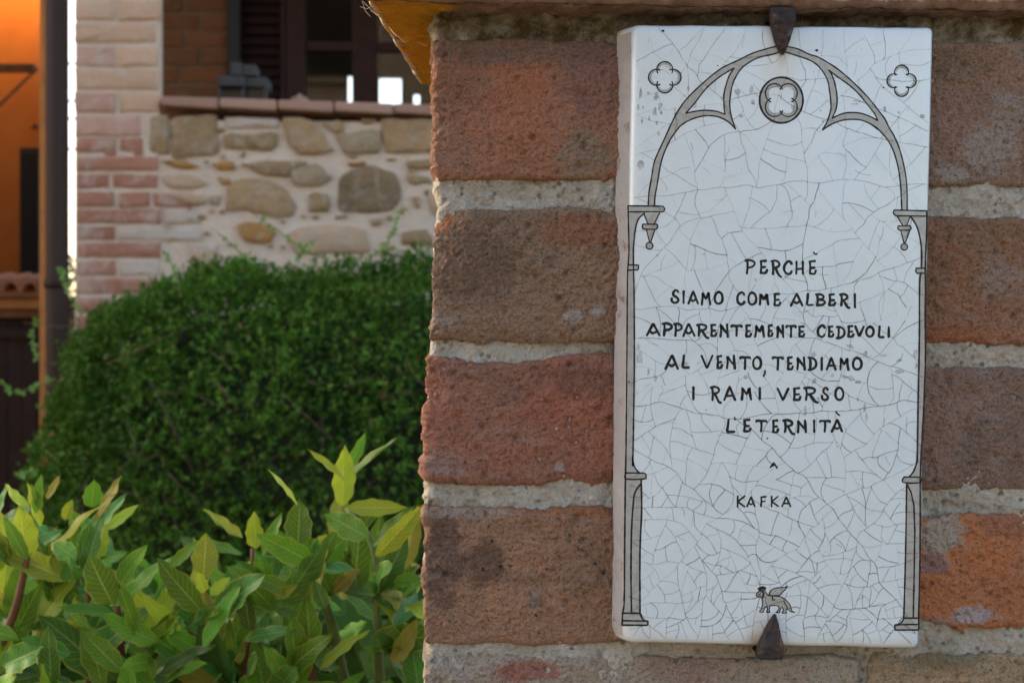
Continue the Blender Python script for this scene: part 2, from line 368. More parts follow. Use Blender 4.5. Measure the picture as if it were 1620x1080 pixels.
# outline (X, Y) of the slab, perimeter marched with a rounded nose profile
zb_ = px2(0, 20)[1]
A_ = [(-.0665, -.0125), (.34, .0050), (.345, .235), (-.020, .235), (-.0405, .212), (-.0555, .203)]
poly = []
for i in range(len(A_)):
    a, b = Vector(A_[i]), Vector(A_[(i+1) % len(A_)]); n = max(2, int((b-a).length/.0009))
    for k in range(n): poly.append(a+(b-a)*k/n)
Np = len(poly); pa = np.array([tuple(p) for p in poly]); cen = np.array([.12, .10])
profile = [(-.004, .0), (-.0015, .0004), (0, .002), (.0012, .0045), (.0022, .008), (.0026, .012), (.002, .02), (.0015, .03), (0, .042), (-.004, .046)]
tang = np.roll(pa, -1, 0)-np.roll(pa, 1, 0); tang /= np.linalg.norm(tang, axis=1)[:, None]; outn = np.stack([tang[:, 1], -tang[:, 0]], 1)
slope = -math.tan(R(.36))
rings = []
soff = [(k, 0.0) for k in np.concatenate([np.linspace(.97, .03, 90), [.022]])]
slabloc = Vector((0, 0, zb_))
allp = [('s', i_, 0) for i_, _ in soff]+[('p', i_, z_) for i_, z_ in profile]
sc_ = np.arange(Np)
for kind, ins, dz in allp:
    q = pa + outn*ins
    if kind == 's': q = cen + (pa-cen)*(1-ins)
    nn = fbm(q[:, 0]*70, q[:, 1]*70, np.full(Np, dz*60), o=5, seed=91, gain=.6)*.0024 + fbm(q[:, 0]*330, q[:, 1]*330, np.full(Np, dz*300), o=3, seed=92)*.001
    if kind == 's': z_ = zb_ + nn*.9; xy = q
    else: z_ = zb_ + dz + nn*.5; xy = q + outn*(nn*1.0)[:, None]
    rings.append(np.stack([xy[:, 0], xy[:, 1], z_ + (xy[:, 0]+.04)*slope], 1))
V = np.concatenate(rings); Rn = len(rings)
i_ = np.arange(Rn-1)[:, None]*Np; j_ = np.arange(Np)[None, :]; j2 = (np.arange(Np)+1)[None, :] % Np
fc = np.stack([(i_+j_).ravel(), (i_+j2).ravel(), (i_+Np+j2).ravel(), (i_+Np+j_).ravel()], 1)
slabroot = bpy.data.objects.new('capstone', None)
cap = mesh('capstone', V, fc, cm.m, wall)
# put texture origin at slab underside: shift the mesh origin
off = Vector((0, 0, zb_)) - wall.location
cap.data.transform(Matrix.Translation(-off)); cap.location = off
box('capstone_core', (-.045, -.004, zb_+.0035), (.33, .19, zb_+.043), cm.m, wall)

# =================================================================== PLAQUE
plaque = empty('ceramic_plaque', P(1215, 1020, .006), 'tall white crackled ceramic plaque with a painted arch and a handwritten quote', 'plaque')
gz = NB('white_crackle_glaze')
c = gz.mix(gz.ramp(gz.noise(9, 4, .6), .35, .65), (.60, .67, .695), (.665, .725, .73))
c = gz.mix(gz.math('MULTIPLY', gz.ramp(gz.noise(45, 6, .7, .5), .5, .72), .4), c, (.52, .56, .56))
def spot(m, loc, r0, r1, sxz=(1, 1)):
    mp = m.n('ShaderNodeVectorMath', operation='SUBTRACT'); m.l(m.tc, mp.inputs[0]); mp.inputs[1].default_value = loc
    sc2 = m.n('ShaderNodeVectorMath', operation='MULTIPLY'); m.l(mp.outputs[0], sc2.inputs[0]); sc2.inputs[1].default_value = (sxz[0], 0, sxz[1])
    ln = m.n('ShaderNodeVectorMath', operation='LENGTH'); m.l(sc2.outputs[0], ln.inputs[0])
    return m.ramp(ln.outputs['Value'], r0, r1)
pl = plaque.location
for (sx_, sy_, r0, r1, cc, am, sz) in ((1237, 92, .0045, .0005, (.36, .24, .10), .75, (1.5, .8)), (1235, 100, .014, .001, (.60, .56, .46), .6, (1.1, .6)),
        (1200, 1000, .010, .001, (.46, .36, .22), .45, (1.3, .7)), (1193, 1012, .005, .001, (.40, .24, .08), .5, (1, 1)), (1000, 1010, .02, .002, (.62, .58, .52), .4, (1, 1))):
    q = P(sx_, sy_, 0)-pl
    c = gz.mix(gz.math('MULTIPLY', spot(gz, q, r0, r1, sz), am), c, cc)
gz.col(c); gz.rough(.22, .5); gz.b.inputs['Coat Weight'].default_value = .45; gz.b.inputs['Coat Roughness'].default_value = .12
gz.bump(gz.noise(28, 3, .5), .35, .0012); gz.bump(gz.noise(170, 3, .5), .15, .0003)
ub = NB('unglazed_clay_edge')
c = ub.mix(ub.ramp(ub.noise(60, 5, .7), .35, .65), (.36, .32, .30), (.45, .41, .385)); c = ub.mix(ub.ramp(ub.noise(110, 6, .7), .6, .68), c, (.26, .15, .12))
ub.col(c); ub.rough(.75, .3); ub.bump(ub.noise(400, 5, .7), .6, .0005)
# silhouette at the back and the front face, both with rounded corners
def rrect(c4, r, n=10, m_=60):
    out = []; L = len(c4)
    for i in range(L):
        p0, p1, p2 = Vector(c4[i-1]), Vector(c4[i]), Vector(c4[(i+1) % L])
        a = p1+(p0-p1).normalized()*r[i]; b = p1+(p2-p1).normalized()*r[i]
        for k in range(n+1):
            t = k/n; out.append((1-t)**2*a+2*t*(1-t)*p1+t*t*b)
        nx_ = Vector(c4[(i+1) % L]); e = nx_+(p1-nx_).normalized()*r[(i+1) % L]
        for k in range(1, m_): out.append(b+(e-b)*k/m_)
    return np.array([tuple(v) for v in out])
CB = [(980, 37), (1478.5, 42), (1456, 1027.5), (970, 1018)]
back = rrect([(979, 38), (1476, 43), (1453, 1024), (971, 1015)], [14, 9, 12, 20])
mid = rrect([(984, 37), (1478.5, 41.5), (1456, 1027.5), (972.5, 1018.5)], [14, 9, 12, 22])
m2 = rrect([(1000, 38), (1478, 42), (1455, 1026.5), (985.5, 1017)], [13, 9, 12, 20])
m3 = rrect([(1003, 40), (1475.5, 44.5), (1452.5, 1023), (989, 1013.5)], [12, 9, 12, 20])
m4 = rrect([(1008, 44), (1472, 48), (1449, 1018), (994, 1008)], [12, 9, 12, 20])
m5 = rrect([(1020, 56), (1460, 60), (1437, 1006), (1006, 996)], [12, 9, 12, 20])
stations = [(back, .0118), (mid, .0100), (m2, .0030), (m3, .0012), (m4, .0003), (m5, 0.0)]
rng_ = []
for ring, y in stations:
    wob = fbm(ring[:, 0]*.02, ring[:, 1]*.02, np.full(len(ring), y*200), o=3, seed=5)*1.6
    cc_ = ring.mean(0); dv = ring-cc_; dv /= np.linalg.norm(dv, axis=1)[:, None]
    q = ring + dv*wob[:, None]
    y_ = y + (fbm(ring[:, 0]*.015, ring[:, 1]*.015, o=2, seed=6)*.0003 if y > .0001 else 0)
    yy = np.broadcast_to(y_, len(ring)); d = yy-CAM.y
    # outline corners are measured in the picture of the plaque face, so they sit on the plane Y=0
    rng_.append(np.stack([(q[:, 0]-810)/F*(0-CAM.y), yy, CAM.z+(540-q[:, 1])/F*(0-CAM.y)], 1))
N1 = len(back); V = np.concatenate(rng_); fcs = []; mi = []
for r_ in range(len(stations)-1):
    for k in range(N1):
        k2 = (k+1) % N1; fcs.append([r_*N1+k, r_*N1+k2, (r_+1)*N1+k2, (r_+1)*N1+k])
        left = V[r_*N1+k][0] < P(1010, 0, 0).x and (back[k][1] > 50 and back[k][1] < 1006)
        mi.append(1 if (r_ == 0 or (r_ == 1 and left)) else 0)
fcs.append([(len(stations)-1)*N1+k for k in range(N1)]); mi.append(0)
mesh('tile_body', V, fcs, None, plaque, mats=[gz.m, ub.m], midx=mi)

# ---- flat painted work as thin ribbons and fills just above the glaze
class Ink:
    def __init__(s): s.v = []; s.f = []; s.n = 0; s.tone = []
    def ribbon(s, pts, wd, lift, jit=.12, close=False, tone=1.0):
        pts = np.array(pts, float)
        if len(pts) < 2: return
        seg = np.hypot(*np.diff(pts, axis=0).T); L = seg.sum()
        if L < .01: return
        n = max(2, int(L/2.0)+1); cum = np.concatenate([[0], np.cumsum(seg)]); t = np.linspace(0, L, n)
        q = np.stack([np.interp(t, cum, pts[:, 0]), np.interp(t, cum, pts[:, 1])], 1)
        d = np.gradient(q, axis=0); d /= np.maximum(1e-6, np.hypot(d[:, 0], d[:, 1]))[:, None]; nr = np.stack([-d[:, 1], d[:, 0]], 1)
        ww = np.interp(t, np.linspace(0, L, len(wd)), np.asarray(wd))/2 if np.ndim(wd) else np.full(n, wd/2)
        so = RNG.random()*100
        ww = ww*(1+jit*fbm(t*.12+so, t*0, o=2, seed=3)*2)
        rows = [(q[0]-d[0]*ww[0]*.8, nr[0], ww[0]*.45)] + [(q[i], nr[i], ww[i]) for i in range(n)] + [(q[-1]+d[-1]*ww[-1]*.8, nr[-1], ww[-1]*.45)]
        y = -lift - RNG.random()*4e-6
        b = len(s.v)
        for p, nn, w_ in rows:
            for sg in (-1, 1):
                z = p+nn*w_*sg; s.v.append(tuple(P(z[0], z[1], 0)+Vector((0, y, 0)))); s.tone.append(tone)
        for i in range(len(rows)-1): s.f.append([b+2*i, b+2*i+2, b+2*i+3, b+2*i+1])
    def fill(s, loops, lift):
        pts = [[Vector((x, -y, 0)) for x, y in L] for L in loops]
        tri = tessellate_polygon(pts); b = len(s.v)
        for L in loops:
            for x, y in L: s.v.append(tuple(P(x, y, 0)+Vector((0, -lift, 0)))); s.tone.append(1)
        for t in tri: s.f.append([b+i for i in t])
    def build(s, name, mat, parent, label=None):
        o = mesh(name, s.v, s.f, mat, parent, smooth=False)
        a = o.data.attributes.new('tone', 'FLOAT', 'POINT'); a.data.foreach_set('value', np.array(s.tone, np.float32))
        # all normals towards the viewer side
        if label: o['label'] = label
        return o
def catmull(pts, n=6):
    p = [np.array(a, float) for a in pts]; 
    if len(p) < 3: return [tuple(a) for a in p]
    q = [2*p[0]-p[1]]+p+[2*p[-1]-p[-2]]; out = []
    for i in range(1, len(q)-2):
        for k in range(n):
            t = k/n; a, b, c_, d = q[i-1], q[i], q[i+1], q[i+2]
            out.append(tuple(.5*((2*b)+(-a+c_)*t+(2*a-5*b+4*c_-d)*t*t+(-a+3*b-3*c_+d)*t**3)))
    out.append(tuple(p[-1])); return out
inkm = NB('black_ceramic_ink')
inkm.col(inkm.mix(inkm.ramp(inkm.noise(500, 3, .6), .35, .7), (.012, .012, .013), (.03, .028, .026))); inkm.rough(.35, .2)
washm = NB('grey_wash_under_glaze')
washm.col(washm.mix(washm.ramp(washm.noise(160, 5, .65, .8), .32, .68), (.42, .415, .38), (.31, .30, .27))); washm.rough(.22, .5)
crm = NB('crackle_line')
at = crm.n('ShaderNodeAttribute'); at.attribute_name = 'tone'
crm.col((.085, .082, .072)); crm.rough(.3, .4); ctp = crm.n('ShaderNodeBsdfTransparent'); cmx = crm.n('ShaderNodeMixShader'); crm.l(crm.math('MULTIPLY', at.outputs['Fac'], .52), cmx.inputs[0]); crm.l(ctp.outputs[0], cmx.inputs[1]); crm.l(crm.b.outputs[0], cmx.inputs[2]); crm.l(cmx.outputs[0], crm.out.inputs[0])
chm = NB('worn_glaze_patch')
chm.col(chm.mix(chm.ramp(chm.noise(420, 4, .7), .35, .6), (.27, .28, .27), (.50, .52, .52))); chm.rough(.6, .3)

# crackle network by repeated splitting with bowed cracks that meet at T joints
def area(p): x, y = p[:, 0], p[:, 1]; return .5*abs(np.dot(x, np.roll(y, -1))-np.dot(y, np.roll(x, -1)))
cr = Ink(); crw = random.Random(5)
def target(c_):
    y = c_[1]
    base = np.interp(y, [50, 260, 450, 700, 880, 1010], [1500, 1900, 1450, 1000, 640, 430])
    return base*crw.uniform(.6, 1.5)
def warp_px(q):
    x, y = q[:, 0], q[:, 1]; e = np.clip(np.minimum.reduce([x-1004, 1456-x, y-52, 1010-y])/45, 0, 1)
    dx = fbm(x/95, y/95, o=2, seed=201)*15+fbm(x/28, y/28, o=2, seed=202)*4; dy = fbm(x/95, y/95, o=2, seed=203)*15+fbm(x/28, y/28, o=2, seed=204)*4
    return np.stack([x+dx*e, y+dy*e], 1)
stack_ = [m4[::3].copy()]; stack_[0] = stack_[0]
while stack_:
    p = stack_.pop(); A0 = area(p); c_ = p.mean(0)
    if A0 < target(c_) or len(p) < 6: continue
    # pick the longest diameter direction and cut across near its middle
    d = p-c_; cov = d.T@d; ev, evec = np.linalg.eigh(cov); ax = evec[:, 1]; ang = crw.gauss(0, .26)
    ax = np.array([ax[0]*math.cos(ang)-ax[1]*math.sin(ang), ax[0]*math.sin(ang)+ax[1]*math.cos(ang)])
    pr = d@ax; c0 = crw.uniform(-.13, .13)*(pr.max()-pr.min()); s_ = np.sign(pr-c0)
    cross = [i for i in range(len(p)) if s_[i] != s_[(i+1) % len(p)]]
    if len(cross) < 2: continue
    i, j = cross[0], cross[-1] if len(cross) == 2 else cross[len(cross)//2]
    if i == j: continue
    def ipt(k):
        a, b = pr[k]-c0, pr[(k+1) % len(p)]-c0; t = a/(a-b) if abs(a-b) > 1e-6 else .5; return p[k]+(p[(k+1) % len(p)]-p[k])*t
    a, b = ipt(i), ipt(j); L = np.hypot(*(b-a)); n = max(3, int(L/7)); t = np.linspace(0, 1, n+1)
    nrm_ = np.array([-(b-a)[1], (b-a)[0]])/max(L, 1e-6)
    bow = crw.gauss(0, .075 if L < 250 else .025)*L; wig = np.cumsum(np.array([crw.gauss(0, .55) for _ in t])); wig = wig-(wig[0]+(wig[-1]-wig[0])*t)
    curve = a+(b-a)*t[:, None]+nrm_*(bow*4*t*(1-t)+wig)[:, None]
    draw = warp_px(curve)
    c1 = np.concatenate([p[:i+1], curve, p[j+1:]]) if j > i else None
    c2 = np.concatenate([curve[::-1], p[i+1:j+1]])
    if c1 is None: continue
    fa = np.interp(c_[1], [40, 250, 500, 900, 1020], [.38, .55, .62, .72, .72])*np.interp(c_[0], [980, 1150, 1480], [.8, 1, 1])
    tone = min(1, max(.12, crw.gauss(fa, .2)))
    wd = crw.uniform(.7, 1.5)
    if L > 30 and crw.random() < .10:          # broken, half healed crack
        k = crw.randrange(1, n); cr.ribbon(draw[:k+1], wd, .00003, tone=tone); 
        if n-k > 2: cr.ribbon(draw[min(n-1, k+1):], wd*.8, .00003, tone=tone*.7)
    else: cr.ribbon(draw, wd, .00003, jit=.25, tone=tone)
    stack_ += [c1, c2]
# short stray hairlines
for _ in range(70):
    a = np.array([crw.uniform(1010, 1450), crw.uniform(60, 1005)]); th = crw.uniform(0, 6.28); L = crw.uniform(8, 26)
    cr.ribbon([a, a+np.array([math.cos(th+.2), math.sin(th+.2)])*L*.5, a+np.array([math.cos(th), math.sin(th)])*L], crw.uniform(.7, 1.2), .00003, tone=crw.uniform(.25, .7))
tag(cr.build('glaze_crackle', crm.m, plaque), kind='stuff')

# worn patches
ch = Ink()
def patch(x, y, rx, ry, rot=0):
    n = 14; pts = []
    for k in range(n):
        t = 2*math.pi*k/n; r = crw.uniform(.45, 1.1); u, v = rx*r*math.cos(t), ry*r*math.sin(t)
        pts.append((x+u*math.cos(rot)-v*math.sin(rot), y+u*math.sin(rot)+v*math.cos(rot)))
    ch.fill([pts], .000025+crw.random()*4e-6)
for a in [(1013,148,3,11),(1026,148,3,4),(1038,153,5,8),(1045,168,5,9),(1036,178,4,8),(1010,170,2,5),(1017,170,2,4),(1046,178,3,5),(1016,192,2,6),(1027,188,2,5),(1039,195,2,4),
          (1042,211,2,5),(1014,262,7,8),(1089,141,3,5),(1167,146,6,10),(1189,142,4,8),(1191,162,5,5),(1172,184,5,3),(1100,167,3,7),(1115,140,4,5),(1068,182,4,4),(1142,155,2,4),
          (1356,160,9,3),(1352,165,7,2),(1400,172,3,6),(1422,178,3,2),(1459,184,5,4),(1298,175,2,2),(1302,192,2,4),(1254,170,3,6),(1236,152,2,8),(1252,140,4,3),
          (1010,548,4,6),(1012,566,5,12),(1026,590,3,7),(1037,598,4,6),(1084,575,7,3),(1105,574,3,2),(1196,443,3,4),(1180,597,4,4),(1288,560,5,5),(1345,548,10,3,.4),(1369,560,6,5),
          (1396,562,11,3),(1423,570,7,3),(1422,588,9,4),(1347,598,9,6),(1358,604,7,5),(1336,596,5,3),(1317,594,3,4),(1288,603,6,5),(1274,648,3,12),(1368,645,3,8),(1371,660,3,7),(1448,560,4,9),(1450,578,3,7),
          (1357,632,2,3),(1040,404,2,2),(1323,700,1.5,3),(1325,706,2,3)]:
    patch(*a)
for _ in range(120): patch(crw.uniform(1005, 1455), crw.uniform(55, 1010), crw.uniform(.5, 1.3), crw.uniform(.5, 1.5))
tag(ch.build('worn_patches', chm.m, plaque), kind='stuff')
sp = Ink()
for x, y, r in ((1049, 49, 2.2), (1292, 80, 2.2), (1113.5, 402, 1), (1117, 648, 1), (995, 604, 1.6), (1214, 693, 1.4), (1135.5, 104, 1), (1397.5, 139, 1.4)):
    sp.ribbon([(x-r*.4, y), (x+r*.4, y+.2)], r*1.6, .00005)
sp.build('ink_spot', inkm.m, plaque)

def c1_(L): return [(1000+x/6.231, 60+y/6.231) for x, y in L]
def c2_(L): return [(1220+x/6.231, 60+y/6.231) for x, y in L]
def c3_(L): return [(970+x/4.155, 200+y/4.155) for x, y in L]
def c4_(L): return [(1370+x/4.15, 200+y/4.155) for x, y in L]
def c5_(L): return [(970+x/3.72, 720+y/3.724) for x, y in L]
def c6_(L): return [(1390+x/3.72, 720+y/3.724) for x, y in L]
LK, WS = .00005, .00002
def flush_draw():
    global drw, wsh
    wsh.build('grey_wash', washm.m, plaque); drw.build('line_drawing', inkm.m, plaque); drw = Ink(); wsh = Ink()
drw = Ink(); wsh = Ink()
outL = catmull([(1236, 73)]+c1_([(1400,90),(1290,120),(1170,160),(1040,225),(900,290),(820,345),(740,410),(640,500),(540,600),(480,680),(430,760),(380,860)])+c3_([(370,10),(320,120),(272,230),(250,350),(235,440),(230,524)]))
inL1 = catmull([(1236, 82)]+c1_([(1440,145),(1380,165),(1250,195),(1160,240),(1080,300),(1020,390),(985,480),(965,600),(965,700),(985,800),(1020,900)]))
inL2 = catmull(c1_([(1020,900),(950,830),(850,780),(740,768),(640,785),(540,825),(470,875),(420,940)])+c3_([(435,5),(380,80),(335,175),(310,260),(290,380),(275,460),(272,524)]))
hL = [c1_([(530,745),(620,640),(730,500),(850,395),(950,330),(1005,300)]), c1_([(1005,300),(960,370),(930,450),(905,560),(905,660),(915,755)]), c1_([(915,755),(830,725),(720,715),(620,725),(530,745)])]
outR = catmull([(1236, 73)]+c2_([(170,90),(260,110),(380,165),(460,190),(600,270),(720,360),(830,460),(910,540),(990,630),(1060,720),(1120,800),(1160,880)])+c4_([(185,65),(215,135),(240,220),(262,330),(270,440),(270,550)]))
inR1 = catmull([(1236, 82)]+c2_([(155,145),(230,170),(340,205),(430,250),(500,320),(555,420),(575,520),(588,640),(585,720),(550,830),(505,910)]))
inR2 = catmull(c2_([(505,910),(600,850),(720,810),(870,808),(980,850),(1060,910)])+c4_([(60,0),(110,50),(155,110),(190,190),(215,290),(228,400),(235,550)]))
hR = [c2_([(568,320),(660,390),(760,460),(860,550),(950,660),(1020,750),(1050,815)]), c2_([(1050,815),(960,770),(860,740),(740,740),(660,765),(600,795)]), c2_([(600,795),(640,700),(650,600),(635,480),(600,370),(568,320)])]
for out, i1, i2, hh in ((outL, inL1, inL2, hL), (outR, inR1, inR2, hR)):
    hs = [catmull(x) for x in hh]; loop = out+i2[::-1]+i1[::-1][1:]
    hole = sum([x[:-1] for x in hs], [])
    wsh.fill([loop, hole], WS)
    for x in (out, i1, i2): drw.ribbon(x, 2.3, LK)
    for x in hs: drw.ribbon(x, 2.3, LK)
flush_draw()
# columns
L = [(993.5, 326), (995, 394), (993, 428), (992.5, 460), (991.5, 600), (990, 735)]
Lr = [(1002, 394), (1002.2, 428), (1003, 460), (1003.5, 560), (1002.5, 650), (1001, 735)]
lowL = c5_([(75,0),(73,100),(72,140),(68,500),(65,850),(55,930)])
flL = c5_([(115,0),(118,40),(130,75),(155,103)])
colL = catmull(L); crv = catmull(c3_([(205,572),(165,610),(145,680),(135,780)])+[(1002, 394), (1002, 420)])
wsh.fill([L+lowL[1:3]+flL[::-1]+Lr[::-1]+[(1003.5, 390)]+c3_([(140,720),(165,610),(205,572),(100,560)])], WS)
wsh.fill([c3_([(98,522),(330,525),(340,545),(330,562),(100,562)])], WS-3e-6)
for x in (catmull(L+lowL[:1]), c3_([(98,522),(330,525),(340,545),(330,562),(100,562)]), crv, catmull(Lr+flL), c3_([(100,910),(168,912),(165,942),(95,945)])): drw.ribbon(x, 2.4, LK)
wsh.fill([c3_([(100,910),(168,912),(165,942),(95,945)])], WS-3e-6)
pl_ = c5_([(75,103),(183,105),(192,122),(184,138),(75,138),(75,103)]); drw.ribbon(catmull(pl_, 3), 2.6, LK); wsh.fill([pl_[:-1]], WS-3e-6)
rt = c5_([(165,145),(168,320),(158,560),(158,925)]); inn = c5_([(165,165),(130,215),(118,290),(108,450),(105,700),(108,920)])
wsh.fill([c5_([(72,140),(68,500),(65,850),(55,930),(158,925),(158,560),(168,320),(165,145)])], WS-1.5e-6)
for x in (catmull(lowL), catmull(rt), catmull(inn), c5_([(55,928),(158,928)]), catmull(c5_([(158,928),(175,965),(203,975)])), c5_([(55,930),(53,998),(203,1000),(206,975),(55,972)])): drw.ribbon(x, 2.8, LK)
wsh.fill([c5_([(55,930),(53,998),(203,1000),(206,975),(175,965),(158,928)])], WS-1e-6)
# pendants
def pend(f, pts1, disc, pts2, ball, r):
    for x in pts1+pts2: drw.ribbon(f(x), 2.0, LK)
    d = f(disc); drw.ribbon(d+[d[0]], 2.2, LK); wsh.fill([d], WS-2e-6)
    wsh.fill([f([pts1[0][0], pts1[1][0], pts1[1][1], pts1[0][1]])], WS); wsh.fill([f([pts2[0][0], pts2[1][0], pts2[1][1], pts2[0][1]])], WS)
    c_ = f([ball])[0]; q = [(c_[0]+r*math.cos(t*math.pi/8), c_[1]+r*math.sin(t*math.pi/8)) for t in range(17)]
    drw.ribbon(q, 2.0, LK); wsh.fill([q[:-1]], WS)
pend(c3_, [[(200,572),(230,642)],[(305,570),(270,642)]], [(195,643),(290,643),(293,658),(285,677),(197,675),(191,660)], [[(218,678),(240,763)],[(275,678),(246,763)]], (239,785), 5.4)
flush_draw()
# right column
pend(c4_, [[(205,590),(240,650)],[(290,592),(268,650)]], [(212,655),(290,652),(298,668),(290,682),(215,682),(208,668)], [[(228,685),(250,768)],[(288,683),(257,768)]], (251,792), 5.2)
plr = c4_([(185,550),(400,555),(398,590),(195,588),(178,570),(185,550)]); drw.ribbon(plr, 2.4, LK); wsh.fill([plr[:-1]], WS-3e-6)
Rr = c4_([(400,555),(398,700),(390,900),(390,1080)])+[(1463.5, 500), (1464, 560), (1461.5, 640)]+c6_([(250,0),(245,130)])
Rl = c4_([(362,960),(355,990),(352,1080)])+[(1454.5, 540), (1452.5, 640)]+c6_([(228,0),(222,50),(205,95),(180,125)])
rc = c4_([(295,595),(330,650),(352,720),(365,820),(364,935)])
wsh.fill([Rr+Rl[::-1]+rc[::-1]], WS)
for x in (catmull(Rr), catmull(Rl), catmull(rc)): drw.ribbon(x, 2.6, LK)
br = c4_([(330,932),(388,932),(388,965),(335,965),(325,950),(330,932)]); drw.ribbon(br, 2.4, LK); wsh.fill([br[:-1]], WS-3e-6)
pr_ = c6_([(150,127),(243,130),(243,160),(150,160),(140,145),(150,127)]); drw.ribbon(catmull(pr_, 3), 2.4, LK); wsh.fill([pr_[:-1]], WS-3e-6)
wsh.fill([c6_([(165,160),(158,600),(148,955),(235,957),(243,600),(243,160)])], WS-1.5e-6)
for x in (c6_([(165,165),(158,600),(148,955)]), c6_([(165,170),(190,215),(207,290),(213,450),(209,700),(204,950)]), c6_([(245,130),(243,600),(235,957)]), c6_([(148,957),(235,957)]),
          c6_([(148,957),(140,975),(125,990),(95,998)]), c6_([(95,998),(180,994),(237,995),(235,1027),(95,1027),(95,998)]), c6_([(235,957),(237,995)])): drw.ribbon(catmull(x) if len(x) < 6 else x, 2.6, LK)
wsh.fill([c6_([(148,957),(140,975),(95,998),(95,1027),(235,1027),(237,995),(235,957)])], WS-1e-6)
flush_draw()
# quatrefoils
def quatre(cx, cy, ox, oy, r, wd=2.2):
    allp = []
    for k in range(4):
        a = k*math.pi/2; c_ = (cx+ox*math.cos(a), cy+oy*math.sin(a)); arc = []
        for t in np.linspace(a-2.02, a+2.02, 16): arc.append((c_[0]+r*math.cos(t), c_[1]+r*math.sin(t)))
        drw.ribbon(arc, wd, LK); 
        arc2 = [(c_[0]+(r-2.6)*math.cos(t), c_[1]+(r-2.6)*math.sin(t)) for t in np.linspace(a-1.5, a+1.5, 14)]
        wsh.ribbon(arc2, [1, 3.5, 4.5, 3.5, 1], WS, jit=.1)
quatre(1051.7, 122.6, 13.2, 12.2, 12.6); flush_draw(); quatre(1426.3, 128.2, 12.2, 13.8, 11)
flush_draw()
ccx, ccy, rx_, ry_ = 1236.0, 158.7, 34.3, 36
circ = [(ccx+rx_*math.cos(t), ccy+ry_*math.sin(t)) for t in np.linspace(0, 2*math.pi, 61)]
inner = []
for k in range(4):
    a = math.pi/4+k*math.pi/2; c_ = (ccx+15.6*math.cos(a), ccy+15.6*math.sin(a))
    arc = [(c_[0]+14.2*math.cos(t), c_[1]+15*math.sin(t)) for t in np.linspace(a-1.95, a+1.95, 18)]
    drw.ribbon(arc, 2.2, LK); inner += [(c_[0]+14.2*math.cos(t), c_[1]+15*math.sin(t)) for t in np.linspace(a-1.62, a+1.62, 18)]
    wsh.ribbon([(c_[0]+11*math.cos(t), c_[1]+12*math.sin(t)) for t in np.linspace(a-1.6, a+1.6, 16)], [2, 5, 5, 5, 2], WS-1.2e-5)
wsh.fill([circ[:-1], inner], WS); drw.ribbon(circ, 3.2, LK)
flush_draw()
# winged lion
f7 = lambda L_: [(1170+x/7.2, 900+y/7.2) for x, y in L_]
body = f7([(225,245),(195,270),(188,300),(210,312),(235,315),(255,308),(252,335),(262,365),(262,400),(250,450),(222,482),(262,492),(275,470),(287,430),(320,425),(312,478),(302,490),(350,490),(335,470),(345,415),(380,408),(440,415),(450,445),(430,480),(408,490),(455,495),(462,465),(472,432),(495,440),(500,470),(478,498),(540,498),(525,465),(540,450),(590,485),(635,488),(600,480),(572,400),(520,340),(460,308),(385,303),(330,300),(300,265),(290,240)])
wsh.fill([body], WS); drw.ribbon(body+[body[0]], 1.7, LK)
wing = f7([(332,300),(345,255),(380,220),(440,208),(520,205),(550,188),(525,225),(480,270),(455,300),(385,303)])
wsh.fill([wing], WS-4e-6); drw.ribbon(wing+[wing[0]], 1.8, LK)
drw.fill([f7([(205,212),(230,200),(262,188),(305,205),(298,235),(262,232),(225,245),(208,232)])], LK)
drw.ribbon(f7([(258,248),(275,270),(270,300),(255,330)]), 3.0, LK); drw.ribbon(f7([(505,365),(540,420),(545,455)]), 1.8, LK); drw.ribbon(f7([(375,310),(375,350),(400,345)]), 2.6, LK)
drw.ribbon(f7([(212,292),(228,286)]), 1.8, LK)
flush_draw()

